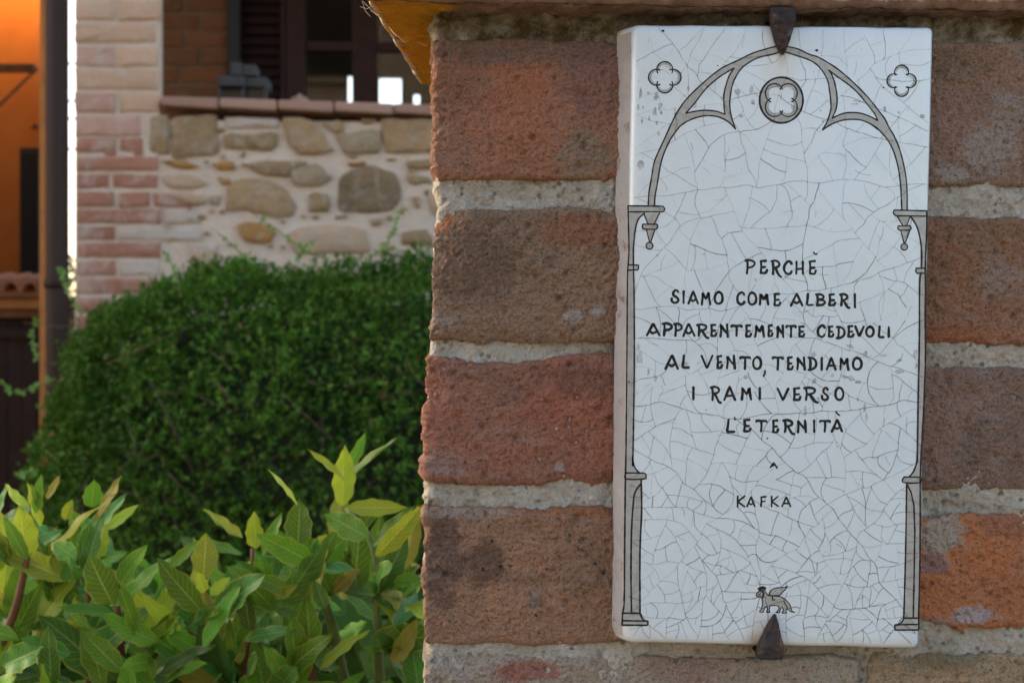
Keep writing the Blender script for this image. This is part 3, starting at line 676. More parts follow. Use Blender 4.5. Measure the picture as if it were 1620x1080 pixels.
# ---- lettering: one hand drawn letter per object
GL = {
 'A': [[(0,1),(.5,0),(1,1)], [(.24,.66),(.5,.82),(.78,.66)]],
 'a': [[(0,1),(.5,0),(1,1)], [(.2,.68),(.82,.66)]],
 'B': [[(.14,.04),(.2,.5),(.12,.97)], [(-.02,.03),(.45,.02),(.8,.15),(.78,.36),(.28,.47)], [(.28,.47),(.8,.55),(.98,.74),(.7,.95),(.1,.97)]],
 'C': [[(.96,.2),(.8,.03),(.5,.02),(.12,.28),(.04,.6),(.2,.88),(.55,1),(.85,.93),(.93,.78)]],
 'D': [[(.22,.05),(.26,.5),(.18,.97)], [(0,.04),(.4,.04),(.82,.22),(.98,.55),(.8,.84),(.35,.99),(.02,1)]],
 'E': [[(.1,.04),(.14,.5),(.06,.97)], [(.04,.04),(.82,0)], [(.14,.53),(.76,.5)], [(.06,.97),(.8,.98),(.98,.72)]],
 'F': [[(.14,.04),(.16,.5),(.1,1)], [(.08,.06),(.95,.0)], [(.16,.52),(.8,.48)]],
 'H': [[(.08,0),(.1,.5),(.06,1)], [(.9,0),(.9,1)], [(.1,.62),(.9,.58)]],
 'I': [[(.5,0),(.5,1)]],
 'K': [[(.1,0),(.1,1)], [(.95,.02),(.12,.52),(.95,.96)]],
 'L': [[(.22,0),(.14,.5),(.06,.93),(.5,.98),(1,.97)]],
 'M': [[(.04,1),(.12,.5),(.1,.03),(.5,.58),(.82,.02),(.86,.5),(.98,1)]],
 'N': [[(.06,1),(.14,.5),(.06,.02),(.5,.45),(.86,.72)], [(.86,0),(.9,.5),(.96,1)]],
 'O': [[(.5,.01),(.2,.14),(.03,.5),(.15,.86),(.5,.99),(.85,.85),(.97,.5),(.82,.15),(.5,.01)]],
 'P': [[(.2,.04),(.22,.5),(.16,1)], [(0,.04),(.5,.0),(.92,.16),(.95,.35),(.7,.5),(.26,.58)]],
 'R': [[(.14,.04),(.2,.5),(.14,1)], [(0,.06),(.4,.0),(.75,.12),(.78,.32),(.6,.46),(.2,.54)], [(.38,.5),(.62,.85),(.78,1.1),(1,1.18)]],
 'S': [[(.92,.17),(.75,.03),(.5,.04),(.28,.22),(.36,.42),(.72,.56),(.96,.78),(.75,.96),(.35,.97),(.06,.82),(.12,.66)]],
 'T': [[(.02,.14),(.04,.03),(.5,.05),(.98,.04),(1,.14)], [(.52,.05),(.52,.5),(.5,1)]],
 'V': [[(0,0),(.5,1),(1,0)]],
}
TXT = [
 ('PERCHE', [(1178,1196,410,434),(1201.5,1215,411,433.5),(1219,1237.5,411,435.4),(1238.5,1254.3,412,435),(1257.5,1272.5,412.5,434.5),(1279,1292.3,411.7,435)]),
 ('SIAMO', [(1060,1075.2,457.4,480.6),(1078,1085,459.4,480.8),(1087.5,1105.3,459,481.6),(1108.3,1125.6,460.4,483),(1129,1144.8,460,482)]),
 ('COME', [(1164.6,1179.4,461,482.6),(1182,1198,461,483),(1200,1217,462.8,483),(1223.3,1236,463.3,484.6)]),
 ('ALBERI', [(1250,1270.7,463,484.6),(1274.7,1287,463.3,484),(1289.5,1306.8,463.8,484.6),(1310,1323,464.3,484.6),(1327.5,1344.8,463.8,485),(1349,1356,463.8,487)]),
 ('APPARENTEMENTE', [(1021.8,1044.6,510.5,532),(1046.5,1064.4,510,532),(1065,1080.4,510.5,532.7),(1079.5,1099.6,510,532.7),(1101.4,1122.4,511.7,532.7),(1123.3,1134.8,512.3,533),(1137.8,1153.3,511.7,534),(1155.7,1174.3,513,532.7),(1178.6,1189.7,513,534),(1192.8,1210.3,513,534),(1214,1223.6,513,533.3),(1228,1241,513.6,534.6),(1242.4,1260,513.6,534),(1262.5,1274,514.8,533.6)]),
 ('CEDEVOLI', [(1292,1306.4,513.3,534),(1309.4,1320,514.8,534),(1322.4,1337.8,515,536),(1340.3,1352,514.2,534.2),(1351.6,1367.5,514.8,533.6),(1368.7,1384,515,534),(1388.5,1399,514.6,534.8),(1403,1409,515.4,534)]),
 ('AL', [(1051.5,1074,560,584.6),(1078.3,1091,560.5,583)]),
 ('VENTO', [(1108,1128.7,561,584),(1133.4,1143.9,561.5,584),(1148,1164.3,561,584),(1169.3,1187.7,563,584.6),(1189.5,1205.8,563,585)]),
 ('TENDIaMO', [(1220.8,1239.7,563,586.2),(1244.6,1255.8,563.6,585.7),(1259.3,1275,564,585.7),(1277.6,1292.9,563.6,586),(1297,1303,564.7,586.2),(1306.5,1323.8,564,585.7),(1327.5,1343.8,564,586),(1347.4,1364.7,563.9,585.7)]),
 ('I', [(1094,1100,611,633)]),
 ('RaMI', [(1123.3,1141.7,610.3,634.2),(1144.7,1164.2,610.3,634),(1171.7,1190,611.3,633),(1199,1205,611.7,632.8)]),
 ('VERSO', [(1228.8,1248.7,613,634.2),(1254.2,1268,612.5,634.2),(1270.8,1295,611.7,634.2),(1298,1311.7,611.3,634.2),(1319.7,1335.8,611,634)]),
 ('LETERNITA', [(1148.7,1163,661.7,684.7),(1175.3,1189,662.5,684),(1194.7,1213.8,663.3,683.3),(1221.3,1232.5,663.3,685.3),(1238.3,1257.5,663,684.5),(1260,1276.7,663,684.7),(1285,1291,663.3,684.7),(1295.3,1314,663.3,684),(1315,1333.3,661.7,683.3)]),
 ('KAFKa', [(1164.7,1179.8,783,802.7),(1181,1195,784.5,801.5),(1202,1213.3,784,801.5),(1218.5,1232.6,783.5,802),(1236,1252,784.5,802)]),
]
LET = Ink
for word, bx in TXT:
    for chh, (x0, x1, y0, y1) in zip(word, bx):
        k = Ink(); wd = 3.9 if word != 'KAFKa' else 2.8
        for st_ in GL[chh]:
            pts = [(x0+wd*.35+(x1-x0-wd*.7)*(u+random.gauss(0, .012)), y0+wd*.35+(y1-y0-wd*.7)*(v+random.gauss(0, .008))) for u, v in st_]
            if chh not in 'AaVMKHN' and len(pts) > 3: pts = catmull(pts, 5)
            wv = [wd*random.uniform(.85, 1.2) for _ in range(4)]
            k.ribbon(pts, wv, LK, jit=.08)
        k.build('letter', inkm.m, plaque)
for pts, wd, nm in (([(1287.2,398.8),(1288.8,402.3),(1292.5,401.8)], 2.6, 'accent'), ([(1322.5,650.8),(1325,654.5),(1328.3,656.7)], 2.4, 'accent'),
                ([(1162,659.8),(1163,664)], 2.4, 'apostrophe'), ([(1210,586.2),(1210.6,590),(1207.9,594.6)], 3, 'comma'),
                ([(1218.5,739.2),(1223.8,731.2),(1229.5,740)], 2.4, 'ink_mark'), ([(1221,737),(1224.5,735)], 3, 'ink_mark')):
    k = Ink(); k.ribbon(pts, wd, LK); k.build(nm, inkm.m, plaque)

# =================================================================== IRON HOOKS
im = NB('rusted_iron')
c = im.mix(im.ramp(im.noise(90, 5, .65), .35, .65), (.026, .023, .024), (.060, .030, .020)); c = im.mix(im.ramp(im.noise(160, 5, .7), .6, .72), c, (.20, .17, .16)); c = im.mix(im.ramp(im.noise(70, 4, .6, 1), .62, .7), c, (.25, .085, .02))
im.col(c); im.b.inputs['Metallic'].default_value = .35; im.rough(.62, .5); im.bump(im.noise(260, 5, .7), .7, .0008)
def hook_mesh(name, rows, parent_, seed):
    """rows: (left px, right px, y px, Y front, thickness)"""
    nu = 15; V = []; n = len(rows)
    fr = []
    for i, (l, r, y, yf, th) in enumerate(rows):
        for k in range(nu):
            u = k/(nu-1); x = l+(r-l)*u
            bul = -.0009*(1-abs(2*u-1)**2.5)
            j = float(fbm(np.array([u*5.+seed]), np.array([i*.8]), o=3, seed=seed)[0])*.0012
            fr.append(P(x, y, 0)+Vector((0, yf+bul+j+(.0014 if k in (0, nu-1) else 0), 0)))
    V = fr + [v+Vector((0, rows[i//nu][4], 0)) for i, v in enumerate(fr)]
    Fc = []; N = n*nu
    for i in range(n-1):
        for k in range(nu-1):
            a = i*nu+k; Fc.append([a, a+nu, a+nu+1, a+1]); Fc.append([N+a, N+a+1, N+a+nu+1, N+a+nu])
        a = i*nu; Fc.append([a, N+a, N+a+nu, a+nu]); a = i*nu+nu-1; Fc.append([a, a+nu, N+a+nu, N+a])
    for a0 in (0, (n-1)*nu):
        for k in range(nu-1):
            a = a0+k; Fc.append([a, a+1, N+a+1, N+a])
    return mesh(name, V, Fc, im.m, parent_)
hk = empty('iron_hook', P(1237, 30, .01), 'rusty iron hook bent over the top edge of the white plaque', 'hook', 'iron hooks holding the plaque')
def lerp_rows(rows, n=5):
    o = []
    for a, b in zip(rows[:-1], rows[1:]):
        for k in range(n): o.append(tuple(a[j]+(b[j]-a[j])*k/n for j in range(5)))
    o.append(rows[-1]); return o
hook_mesh('hook_tongue', lerp_rows([(1215,1256.5,15.5,-.0045,.003),(1214.8,1257.3,24,-.0052,.003),(1216,1257,34,-.0048,.003),(1220,1253,50,-.004,.003),(1225,1248,68,-.0032,.0028),(1230.5,1243,80,-.0025,.002),(1235,1240,87,-.0018,.0012)]), hk, 3)
a, b = P(1216, 25, 0), P(1256, 36, 0)
box('hook_shank', (a.x+.0004, -.003, b.z+.003), (b.x-.0004, .03, a.z-.0006), im.m, hk, .0006)
hk2 = empty('iron_hook', P(1217, 1038, .01), 'rusty triangular iron spike gripping the bottom edge of the white plaque', 'hook', 'iron hooks holding the plaque')
hook_mesh('hook_tongue', lerp_rows([(1224,1226.5,970,-.0012,.001),(1216,1230,981,-.0026,.002),(1207.5,1233,997,-.0042,.003),(1198,1238,1019,-.0052,.0035),(1194.5,1238,1034,-.0050,.004),(1196,1237,1038.5,-.0044,.004)]), hk2, 9)
a, b = P(1197, 1026, 0), P(1236, 1038, 0)
box('hook_shank', (a.x+.0004, -.002, b.z), (b.x-.0004, .03, a.z-.0022), im.m, hk2, .0006)

# cobweb threads below the slab's corner
wm = NB('spider_silk'); wm.col((.75, .68, .5)); wm.rough(.5)
web = empty('cobweb', P(600, 20, .1), 'few pale cobweb threads hanging from the ochre underside of the slab', 'cobweb')
for pts in ([(574,2),(583,12),(594,22),(612,38),(622,52),(640,66),(668,54)], [(570,10),(580,14),(588,10)], [(573,3),(578,18),(586,26)], [(586,16),(604,30),(617,47)], [(610,38),(640,58),(662,68),(676,74)]):
    q = []
    for i, (x, y) in enumerate(pts): q.append(P(x, y+random.uniform(-1, 1), .03+.03*math.sin(i)+.02))
    V, Fc = tube_data(q, .00009, 5); mesh('thread', V, Fc, wm.m, web)

# =================================================================== LAUREL SHRUB
lfm = []
def leafmat(name, c0, c1, vein, trans=.35, edge=(.42, .38, .06)):
    m = NB(name); uv = m.n('ShaderNodeTexCoord').outputs['UV']; s_ = m.sep(uv)
    u = s_[0]; v = m.math('SUBTRACT', s_[1], .5)
    av = m.math('ABSOLUTE', v)
    rn = m.rnd()
    c = m.mix(m.ramp(m.noise(45, 4, .6), .35, .65), c0, c1)
    hs = m.n('ShaderNodeHueSaturation'); m.l(c, hs.inputs['Color']); m.l(m.math('MULTIPLY_ADD', rn, .05, .475), hs.inputs['Hue']); m.l(m.math('MULTIPLY_ADD', rn, .75, .52), hs.inputs['Value']); c = hs.outputs[0]
    rib = m.ramp(av, .035, .012)
    # side veins slant forward from the midrib
    wv = m.math('SINE', m.math('MULTIPLY', m.math('SUBTRACT', u, m.math('MULTIPLY', av, .45)), 62.0))
    sv = m.math('MULTIPLY', m.ramp(wv, .86, 1.0), m.ramp(av, .5, .3))
    c = m.mix(m.math('MULTIPLY', sv, .5), c, vein); c = m.mix(m.math('MULTIPLY', rib, .85), c, vein)
    c = m.mix(m.math('MULTIPLY', m.ramp(av, .44, .485), .75), c, edge)
    c = m.mix(m.math('MULTIPLY', m.ramp(m.noise(90, 5, .7), .66, .72), .7), c, (.16, .08, .02))
    m.col(c); m.rough(.36, .28)
    m.bump(m.math('ADD', m.math('MULTIPLY', rib, -1.0), m.math('MULTIPLY', sv, -.5)), .6, .0008); m.bump(m.noise(160, 3, .6), .25, .0006)
    tr = m.n('ShaderNodeBsdfTranslucent'); m.l(m.mix(.5, c, mul(c1, 1.6)), tr.inputs[0]); m.l(m.h, tr.inputs['Normal'])
    mx = m.n('ShaderNodeMixShader'); mx.inputs[0].default_value = trans
    m.l(m.b.outputs[0], mx.inputs[1]); m.l(tr.outputs[0], mx.inputs[2]); m.l(mx.outputs[0], m.out.inputs[0])
    return m.m
LM = dict(y=leafmat('laurel_leaf_young', (.38, .43, .028), (.29, .38, .03), (.60, .60, .12), .36),
          g=leafmat('laurel_leaf_green', (.165, .33, .022), (.10, .24, .020), (.38, .48, .10), .25),
          b=leafmat('laurel_leaf_bluish', (.065, .19, .035), (.10, .24, .030), (.28, .42, .14), .15),
          o=leafmat('laurel_leaf_yellowing', (.42, .30, .04), (.28, .28, .04), (.45, .38, .10), .45))
LEAF = {}
def leafmesh(kind, var, asp):
    """unit length leaf along +X, width asp, face along +Z"""
    key = (kind, var, round(asp, 1))
    if key in LEAF: return LEAF[key]
    asp = round(asp, 1) if asp > .1 else .1
    nu, nv = 25, 7; rr = random.Random(var*31+7); bend = rr.uniform(-.1, .32); fold = rr.uniform(.12, .45); tw = rr.uniform(-.35, .35); wa = rr.uniform(.25, .9); ph = rr.uniform(0, 6)
    V = []; UV = []
    for i in range(nu):
        u = i/(nu-1)
        wdt = asp*.5*(math.sin(math.pi*min(1, u**.88))**.75)*(1-.18*u) if 0 < u < 1 else .004
        if u > .85: wdt *= (1-(u-.85)/.15)**.35 if u < 1 else .02
        for j in range(nv):
            v = j/(nv-1)*2-1
            y = v*wdt*(1+.07*math.sin(u*23+ph+v)); z = fold*abs(v)*wdt - bend*u*u + wa*.10*asp*math.sin(u*17+ph+(v > 0)*1.7)*abs(v)**2
            a = tw*u; V.append((u, y*math.cos(a)-z*math.sin(a), y*math.sin(a)+z*math.cos(a))); UV.append((u, (v+1)/2))
    o = mesh('leafproto', V, gridfaces(nu, nv), LM[kind], None, uvs=UV); me = o.data; bpy.data.objects.remove(o)
    LEAF[key] = me; return me
laurel = empty('laurel_shrub', PT(130, 540, 1.25)-Vector((0, 0, 1.35)), 'bay laurel shrub in the lower left corner with narrow upright yellow green tips', 'shrub', 'laurel shrubs in the foreground')
laurel2 = empty('laurel_shrub', PT(520, 540, 1.25)-Vector((0, 0, 1.35)), 'bay laurel shrub right beside the brick wall, with one tall upright shoot', 'shrub', 'laurel shrubs in the foreground')
stm = plain('laurel_stem_bark', (.14, .06, .03), .7, .3, .3, 60); stg = plain('laurel_stem_green', (.12, .16, .04), .6, .3, .25, 60)
def stem(pts, r0, r1, mat):
    lr_ = laurel if pts[-1].x < PT(270, 0, 1.2).x else laurel2
    q = catmull([tuple(p) for p in pts], 4); n = len(q)
    return tube('stem', q, [r0+(r1-r0)*i/(n-1) for i in range(n)], mat, lr_, 8)
nleaf = [0]
def add_leaf(base, tip, face, kind, asp, par):
    """base, tip world points; face = preferred upper side direction"""
    ax = tip-base; L = ax.length; ax.normalize(); n = (face-ax*face.dot(ax))
    n = n.normalized() if n.length > 1e-4 else ax.orthogonal().normalized(); yv = n.cross(ax)
    o = bpy.data.objects.new('leaf', leafmesh(kind, random.randrange(6), min(.6, max(.2, asp)))); COL.objects.link(o); o.parent = par
    M = Matrix((ax, yv, n)).transposed().to_4x4()
    o.rotation_euler = M.to_euler(); o.scale = (L, L, L); o.location = base-rootloc(par); nleaf[0] += 1
    return o
def hero(bx, by, tx, ty, wpx, kind, t=None, par=None):
    k = 2.3143; t = (t or random.uniform(1.12, 1.22))*.87
    b = PT(bx/k, 660+by/k, t); dz = random.uniform(-.02, .012); e = PT(tx/k, 660+ty/k, t+dz)
    L = (e-b).length; W = wpx/k*t/F; asp = max(W/L, .32); roll = math.acos(min(1, W/(asp*L)))*random.choice((-1, 1))
    view = (CAM-b).normalized(); ax = (e-b).normalized(); n0 = (view-ax*view.dot(ax)).normalized(); n = Matrix.Rotation(roll, 3, ax) @ n0
    if n.z < 0 and random.random() < .6 and abs(roll) > .3: n = Matrix.Rotation(-roll, 3, ax) @ n0
    return add_leaf(b, e, n, kind, asp, par)
k_ = 2.3143
def PS(x, y, t): return PT(x/k_, 660+y/k_, t*.87)
stems = {
 's0': stem([PS(-60, 1100, 1.2), PS(0, 850, 1.18), PS(60, 690, 1.17), PS(100, 515, 1.16)], .0042, .0022, stm),
 's1': stem([PS(470, 1150, 1.19), PS(455, 960, 1.18), PS(440, 820, 1.17), PS(430, 690, 1.17)], .0040, .0024, stm),
 's2': stem([PS(1290, 1100, 1.2), PS(1225, 800, 1.18), PS(1190, 680, 1.17), PS(1155, 560, 1.17)], .0044, .0026, stg),
 's3': stem([PS(1400, 1100, 1.19), PS(1385, 860, 1.18), PS(1382, 680, 1.17), PS(1365, 470, 1.17), PS(1270, 330, 1.18)], .0040, .0020, stg),
 's4': stem([PS(860, 1120, 1.22), PS(900, 900, 1.22), PS(930, 700, 1.22), PS(925, 480, 1.22)], .0036, .0018, stm),
 's5': stem([PS(600, 1120, 1.24), PS(690, 900, 1.24), PS(745, 700, 1.23), PS(750, 560, 1.23)], .0036, .0018, stm),
 's6': stem([PS(320, 1120, 1.26), PS(330, 800, 1.26), PS(325, 520, 1.25), PS(345, 400, 1.25)], .0036, .0018, stm),
 's7': stem([PS(1140, 1120, 1.15), PS(1148, 960, 1.15), PS(1135, 880, 1.15)], .003, .002, stm),
}
H = [(1255,325,1262,100,98,'y','s3'),(1270,200,1343,52,48,'g','s3'),(1262,230,1120,125,26,'y','s3'),(1250,255,1450,68,34,'g','s3'),(1090,320,985,185,22,'y','s2'),
 (1270,330,1490,330,80,'y','s3'),(1350,440,1185,350,90,'g','s3'),(1365,470,1525,325,50,'g','s3'),(1375,510,1552,320,75,'y','s3'),(1150,535,935,420,90,'g','s2'),(1090,480,1100,300,120,'g','s2'),
 (1330,575,940,525,50,'b','s2'),(890,440,740,340,45,'y','s4'),(935,480,930,345,62,'y','s4'),(745,590,755,420,120,'y','s5'),(885,500,720,435,36,'g','s4'),(440,690,598,488,58,'g','s1'),(415,685,325,520,120,'g','s1'),
 (742,712,575,530,110,'g','s5'),(425,962,140,712,165,'b','s1'),(432,722,208,705,42,'g','s1'),(470,860,665,700,50,'g','s1'),(742,842,905,600,70,'g','s5'),(640,972,655,815,118,'g','s5'),(875,902,860,722,70,'o','s4'),
 (1045,960,1130,780,48,'o','s7'),(1170,922,1330,755,52,'y','s7'),(1140,892,1120,650,108,'g','s7'),(1000,962,925,862,68,'y','s4'),(100,515,68,318,118,'y','s0'),(130,580,360,240,34,'y','s0'),(110,330,0,250,44,'y','s6'),
 (130,350,145,215,50,'g','s6'),(170,300,225,210,28,'o','s6'),(150,400,95,240,46,'y','s6'),(335,330,345,230,70,'g','s6'),(350,395,450,215,36,'o','s6'),(390,410,495,320,44,'y','s6'),(235,375,265,300,42,'y','s6'),
 (350,525,380,390,78,'y','s6'),(310,505,330,385,60,'b','s6'),(10,870,155,600,100,'g','s0'),(0,720,30,480,120,'y','s0'),(280,520,190,450,80,'g','s6'),(620,548,730,450,48,'g','s5'),(735,850,590,775,66,'g','s5'),
 (830,660,870,530,110,'b','s4'),(1385,645,1490,440,115,'b','s3'),(1440,600,1545,590,56,'g','s3'),(1390,835,1548,690,100,'g','s3'),(1440,900,1530,740,70,'o','s3'),(1160,545,1235,410,58,'g','s2'),(1170,545,1270,430,95,'g','s2'),
 (1140,485,1200,430,66,'y','s2'),(700,880,800,930,30,'o','s5'),(900,810,1070,760,60,'b','s4'),(1100,650,900,570,70,'g','s2'),(1010,660,1090,610,40,'y','s2'),(150,340,120,250,40,'g','s6'),(215,545,330,450,60,'g','s6'),
 (0,560,-40,380,90,'y','s0'),(100,520,10,360,60,'g','s0'),(1310,420,1400,300,50,'g','s3'),(1220,640,1300,560,60,'o','s2'),(1190,700,1150,590,60,'b','s2'),(750,640,720,560,50,'y','s5'),(770,650,830,590,50,'y','s5'),(440,650,420,610,36,'y','s1'),
 (1060,960,960,830,80,'g','s7'),(1500,960,1440,830,70,'b','s3'),(560,960,520,850,80,'g','s1'),(1010,640,860,520,60,'b','s4'),(960,500,1040,350,50,'g','s2'),(700,740,640,690,70,'b','s5')]
for a in H: hero(*a[:6], t=None, par=stems[a[6]])
# filling whorls behind and below
names = list(stems)
def skyline(x):                                # leaf tops, crop pixels
    return np.interp(x, [-60, 0, 100, 200, 300, 420, 480, 560, 640, 760, 900, 1000, 1100, 1200, 1300, 1400, 1500, 1560], [330, 300, 330, 380, 350, 430, 560, 600, 560, 500, 480, 460, 440, 430, 420, 430, 450, 480])
for i in range(430):
    cx = random.uniform(-80, 1540); top = skyline(cx)
    cy = top + 40 + random.random()**.9*(1120-top); t = random.uniform(1.22, 1.62) if i % 3 else random.uniform(1.14, 1.22)
    if t < 1.22: cy = max(cy, top+230)
    b = PS(cx, cy, t); up = Vector((random.gauss(0, .6), random.gauss(-.35, .5), random.uniform(.15, 1.0))).normalized()
    L = random.uniform(.033, .062); e = b+up*L
    fn = Vector((random.gauss(0, .5), -1.0+random.gauss(0, .5), random.uniform(.1, 1.0)))
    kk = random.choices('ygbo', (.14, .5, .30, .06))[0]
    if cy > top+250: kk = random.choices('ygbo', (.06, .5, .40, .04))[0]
    sx = min(names, key=lambda s_: abs((cx)-{'s0': 40, 's1': 440, 's2': 1180, 's3': 1380, 's4': 920, 's5': 740, 's6': 330, 's7': 1140}[s_]))
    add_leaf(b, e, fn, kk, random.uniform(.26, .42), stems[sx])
# lower leafy mass down to the ground
V = []; Fc = []
def quadleaves(n, fpos, size, V, Fc, UVs=None):
    for _ in range(n):
        p, nrm_ = fpos(); L = random.uniform(*size); d = Vector((random.gauss(0, 1), random.gauss(0, 1), random.gauss(.3, 1))).normalized()
        nn = (nrm_+Vector((random.gauss(0, .6), random.gauss(0, .6), random.gauss(.2, .6)))).normalized(); d = (d-nn*d.dot(nn)).normalized(); s_ = nn.cross(d)
        b = len(V); V += [p, p+d*L*.5+s_*L*.22+nn*L*.08, p+d*L, p+d*L*.5-s_*L*.22+nn*L*.08]; Fc += [[b, b+1, b+2], [b, b+2, b+3]]
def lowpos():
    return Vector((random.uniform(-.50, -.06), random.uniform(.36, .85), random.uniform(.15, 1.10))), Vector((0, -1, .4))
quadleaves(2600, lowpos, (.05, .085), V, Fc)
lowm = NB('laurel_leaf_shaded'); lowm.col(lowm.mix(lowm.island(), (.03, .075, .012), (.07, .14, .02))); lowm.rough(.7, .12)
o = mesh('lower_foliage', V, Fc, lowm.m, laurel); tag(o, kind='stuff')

# =================================================================== HEDGE
hedge = empty('clipped_hedge', (-.05, 2.65, 0), 'rounded dark green clipped hedge of tiny leaves in front of the stone wall', 'hedge')
HC = Vector((-.035, 2.72, CAM.z-.655)); HA = Vector((1.045, .53, .82)); EX = 5.0; EY = 2.6
hm = NB('hedge_leaf')
isl = hm.island(); c = hm.mix(isl, (.040, .115, .010), (.112, .215, .020)); c = hm.mix(hm.math('MULTIPLY', hm.ramp(isl, .9, .94), .8), c, (.20, .27, .045)); c = hm.mix(hm.ramp(isl, .975, .98), c, (.22, .12, .05)); c = hm.mix(hm.ramp(hm.noise(5, 4, .6), .45, .65), c, hm.mix(isl, (.026, .075, .008), (.055, .125, .012)))
hm.col(c); hm.rough(.6, .15)
tr = hm.n('ShaderNodeBsdfTranslucent'); hm.l(c, tr.inputs[0]); mx = hm.n('ShaderNodeMixShader'); mx.inputs[0].default_value = .25
hm.l(hm.b.outputs[0], mx.inputs[1]); hm.l(tr.outputs[0], mx.inputs[2]); hm.l(mx.outputs[0], hm.out.inputs[0])
coreM = plain('hedge_twigs', (.018, .024, .008), .9, .2, .4, 30)
def hsurf(th, ph, k=1.0):
    d = np.stack([np.cos(th)*np.cos(ph), np.sin(th)*np.cos(ph), np.sin(ph)], -1)
    fh = lambda q: ((np.abs(q[..., 0]/HA.x)**EX+np.abs(q[..., 2]/HA.z)**EX)**(EY/EX)+np.abs(q[..., 1]/HA.y)**EY)**(1/EY)
    r = 1/fh(d)
    p = d*r[..., None]
    g_ = np.stack([fh(p+np.array(e_)*1e-4)-fh(p-np.array(e_)*1e-4) for e_ in ((1, 0, 0), (0, 1, 0), (0, 0, 1))], -1)
    g_ /= np.linalg.norm(g_, axis=-1)[..., None]
    return p, g_
# dense clusters of leaves on the visible surface
NC = 36000
cand = RNG.normal(size=(NC*4, 3)); 
pxy = RNG.uniform(-1, 1, (900000, 3))*np.array(HA); fv = ((np.abs(pxy[:, 0]/HA.x)**EX+np.abs(pxy[:, 2]/HA.z)**EX)**(EY/EX)+np.abs(pxy[:, 1]/HA.y)**EY)**(1/EY); pxy = pxy[(fv > .93) & (fv < 1)]
th = np.arctan2(pxy[:, 1], pxy[:, 0]); ph = np.arctan2(pxy[:, 2], np.hypot(pxy[:, 0], pxy[:, 1]))
p, g_ = hsurf(th, ph); keep = (g_[:, 1] < .85) & (g_[:, 2] > -.6); p, g_ = p[keep][:NC], g_[keep][:NC]; n = len(p)
lump = fbm(p[:, 0]*6, p[:, 2]*6, p[:, 1]*6, o=4, seed=55, gain=.6)*.07
NL = 7
Vs = []; 
base = p + g_*(lump - RNG.random(n)**1.5*.07)[:, None] + np.array(HC)
cd_ = g_ + RNG.normal(0, .55, (n, 3)); cd_[:, 2] += .25; cd_ /= np.linalg.norm(cd_, axis=1)[:, None]
for li in range(NL):
    s_ = RNG.uniform(.008, .019, n); along = (li/NL)*.035
    pos = base + cd_*along + RNG.normal(0, .003, (n, 3))
    d = cd_*.6 + RNG.normal(0, .7, (n, 3)); d /= np.linalg.norm(d, axis=1)[:, None]
    nn = g_*.5+RNG.normal(0, .6, (n, 3)); nn[:, 2] += .4; nn -= d*(nn*d).sum(1)[:, None]; nn /= np.linalg.norm(nn, axis=1)[:, None]; sv = np.cross(nn, d)
    q = np.stack([pos, pos+d*(s_*.45)[:, None]+sv*(s_*.28)[:, None]+nn*(s_*.1)[:, None], pos+d*s_[:, None], pos+d*(s_*.45)[:, None]-sv*(s_*.28)[:, None]+nn*(s_*.1)[:, None]], 1)
    Vs.append(q.reshape(-1, 3))
Vs = np.concatenate(Vs); fq = np.arange(len(Vs)).reshape(-1, 4)
keepz = Vs[:, 2].reshape(-1, 4).min(1) > 0
o = mesh('foliage', Vs, fq[keepz].copy(), hm.m, hedge, smooth=False); tag(o, kind='stuff')
tt, pp = np.meshgrid(np.linspace(-math.pi, math.pi, 60), np.linspace(-math.pi/2, math.pi/2, 30), indexing='ij')
p, g_ = hsurf(tt, pp); p = p*.905; p[..., 2] = np.maximum(p[..., 2], -HC.z)
mesh('twiggy_core', (p+np.array(HC)).reshape(-1, 3), gridfaces(60, 30), coreM, hedge)
V = []; Fc = []
for _ in range(170):
    x = random.uniform(-.95, .2); z = random.uniform(.45, 1.45); a = Vector((x, 2.25+random.uniform(0, .05)+(.25 if x < -.85 or z > 1.35 else 0), z)); d = Vector((random.gauss(0, .07), random.uniform(-.02, .01), random.gauss(0, .07)))
    v, f = tube_data([a, a+d*.5+Vector((random.gauss(0, .01), 0, random.gauss(0, .01))), a+d], [.0016, .0013, .0007], 4); b = len(V); V += v; Fc += [[b+i for i in q] for q in f]
o = mesh('twigs', V, Fc, plain('hedge_bare_twig', (.14, .09, .055), .8, .2), hedge); tag(o, kind='stuff')
def sprig(pts, t, n, sz=.012):
    q = [PT(x, y, t) for x, y in pts]; q = [Vector(v) for v in catmull([tuple(v) for v in q], 5)]
    V, Fc = tube_data(q, [.0018-.0010*i/len(q) for i in range(len(q))], 5); ns = len(Fc)
    for k in range(n):
        i = min(len(q)-1, int((.12+.88*k/n)*len(q))); 
        for _ in range(5):
            d = Vector((random.gauss(0, 1), random.gauss(0, .6), random.gauss(.2, 1))).normalized(); nn = Vector((random.gauss(0, .5), -1, random.gauss(.3, .5))).normalized(); d = (d-nn*d.dot(nn)).normalized(); s_ = nn.cross(d); L = random.uniform(.6, 1.2)*sz
            b = len(V); p_ = q[i]; V += [p_, p_+d*L*.5+s_*L*.26, p_+d*L, p_+d*L*.5-s_*L*.26]; Fc.append([b, b+1, b+2, b+3])
    mi_ = [1 if i < ns else 0 for i in range(len(Fc))]
    mesh('sprig', V, Fc, None, hedge, smooth=False, mats=[sprM, stg], midx=mi_)
sprM = plain('hedge_young_leaf', (.13, .26, .03), .5, .3, .3, 50)
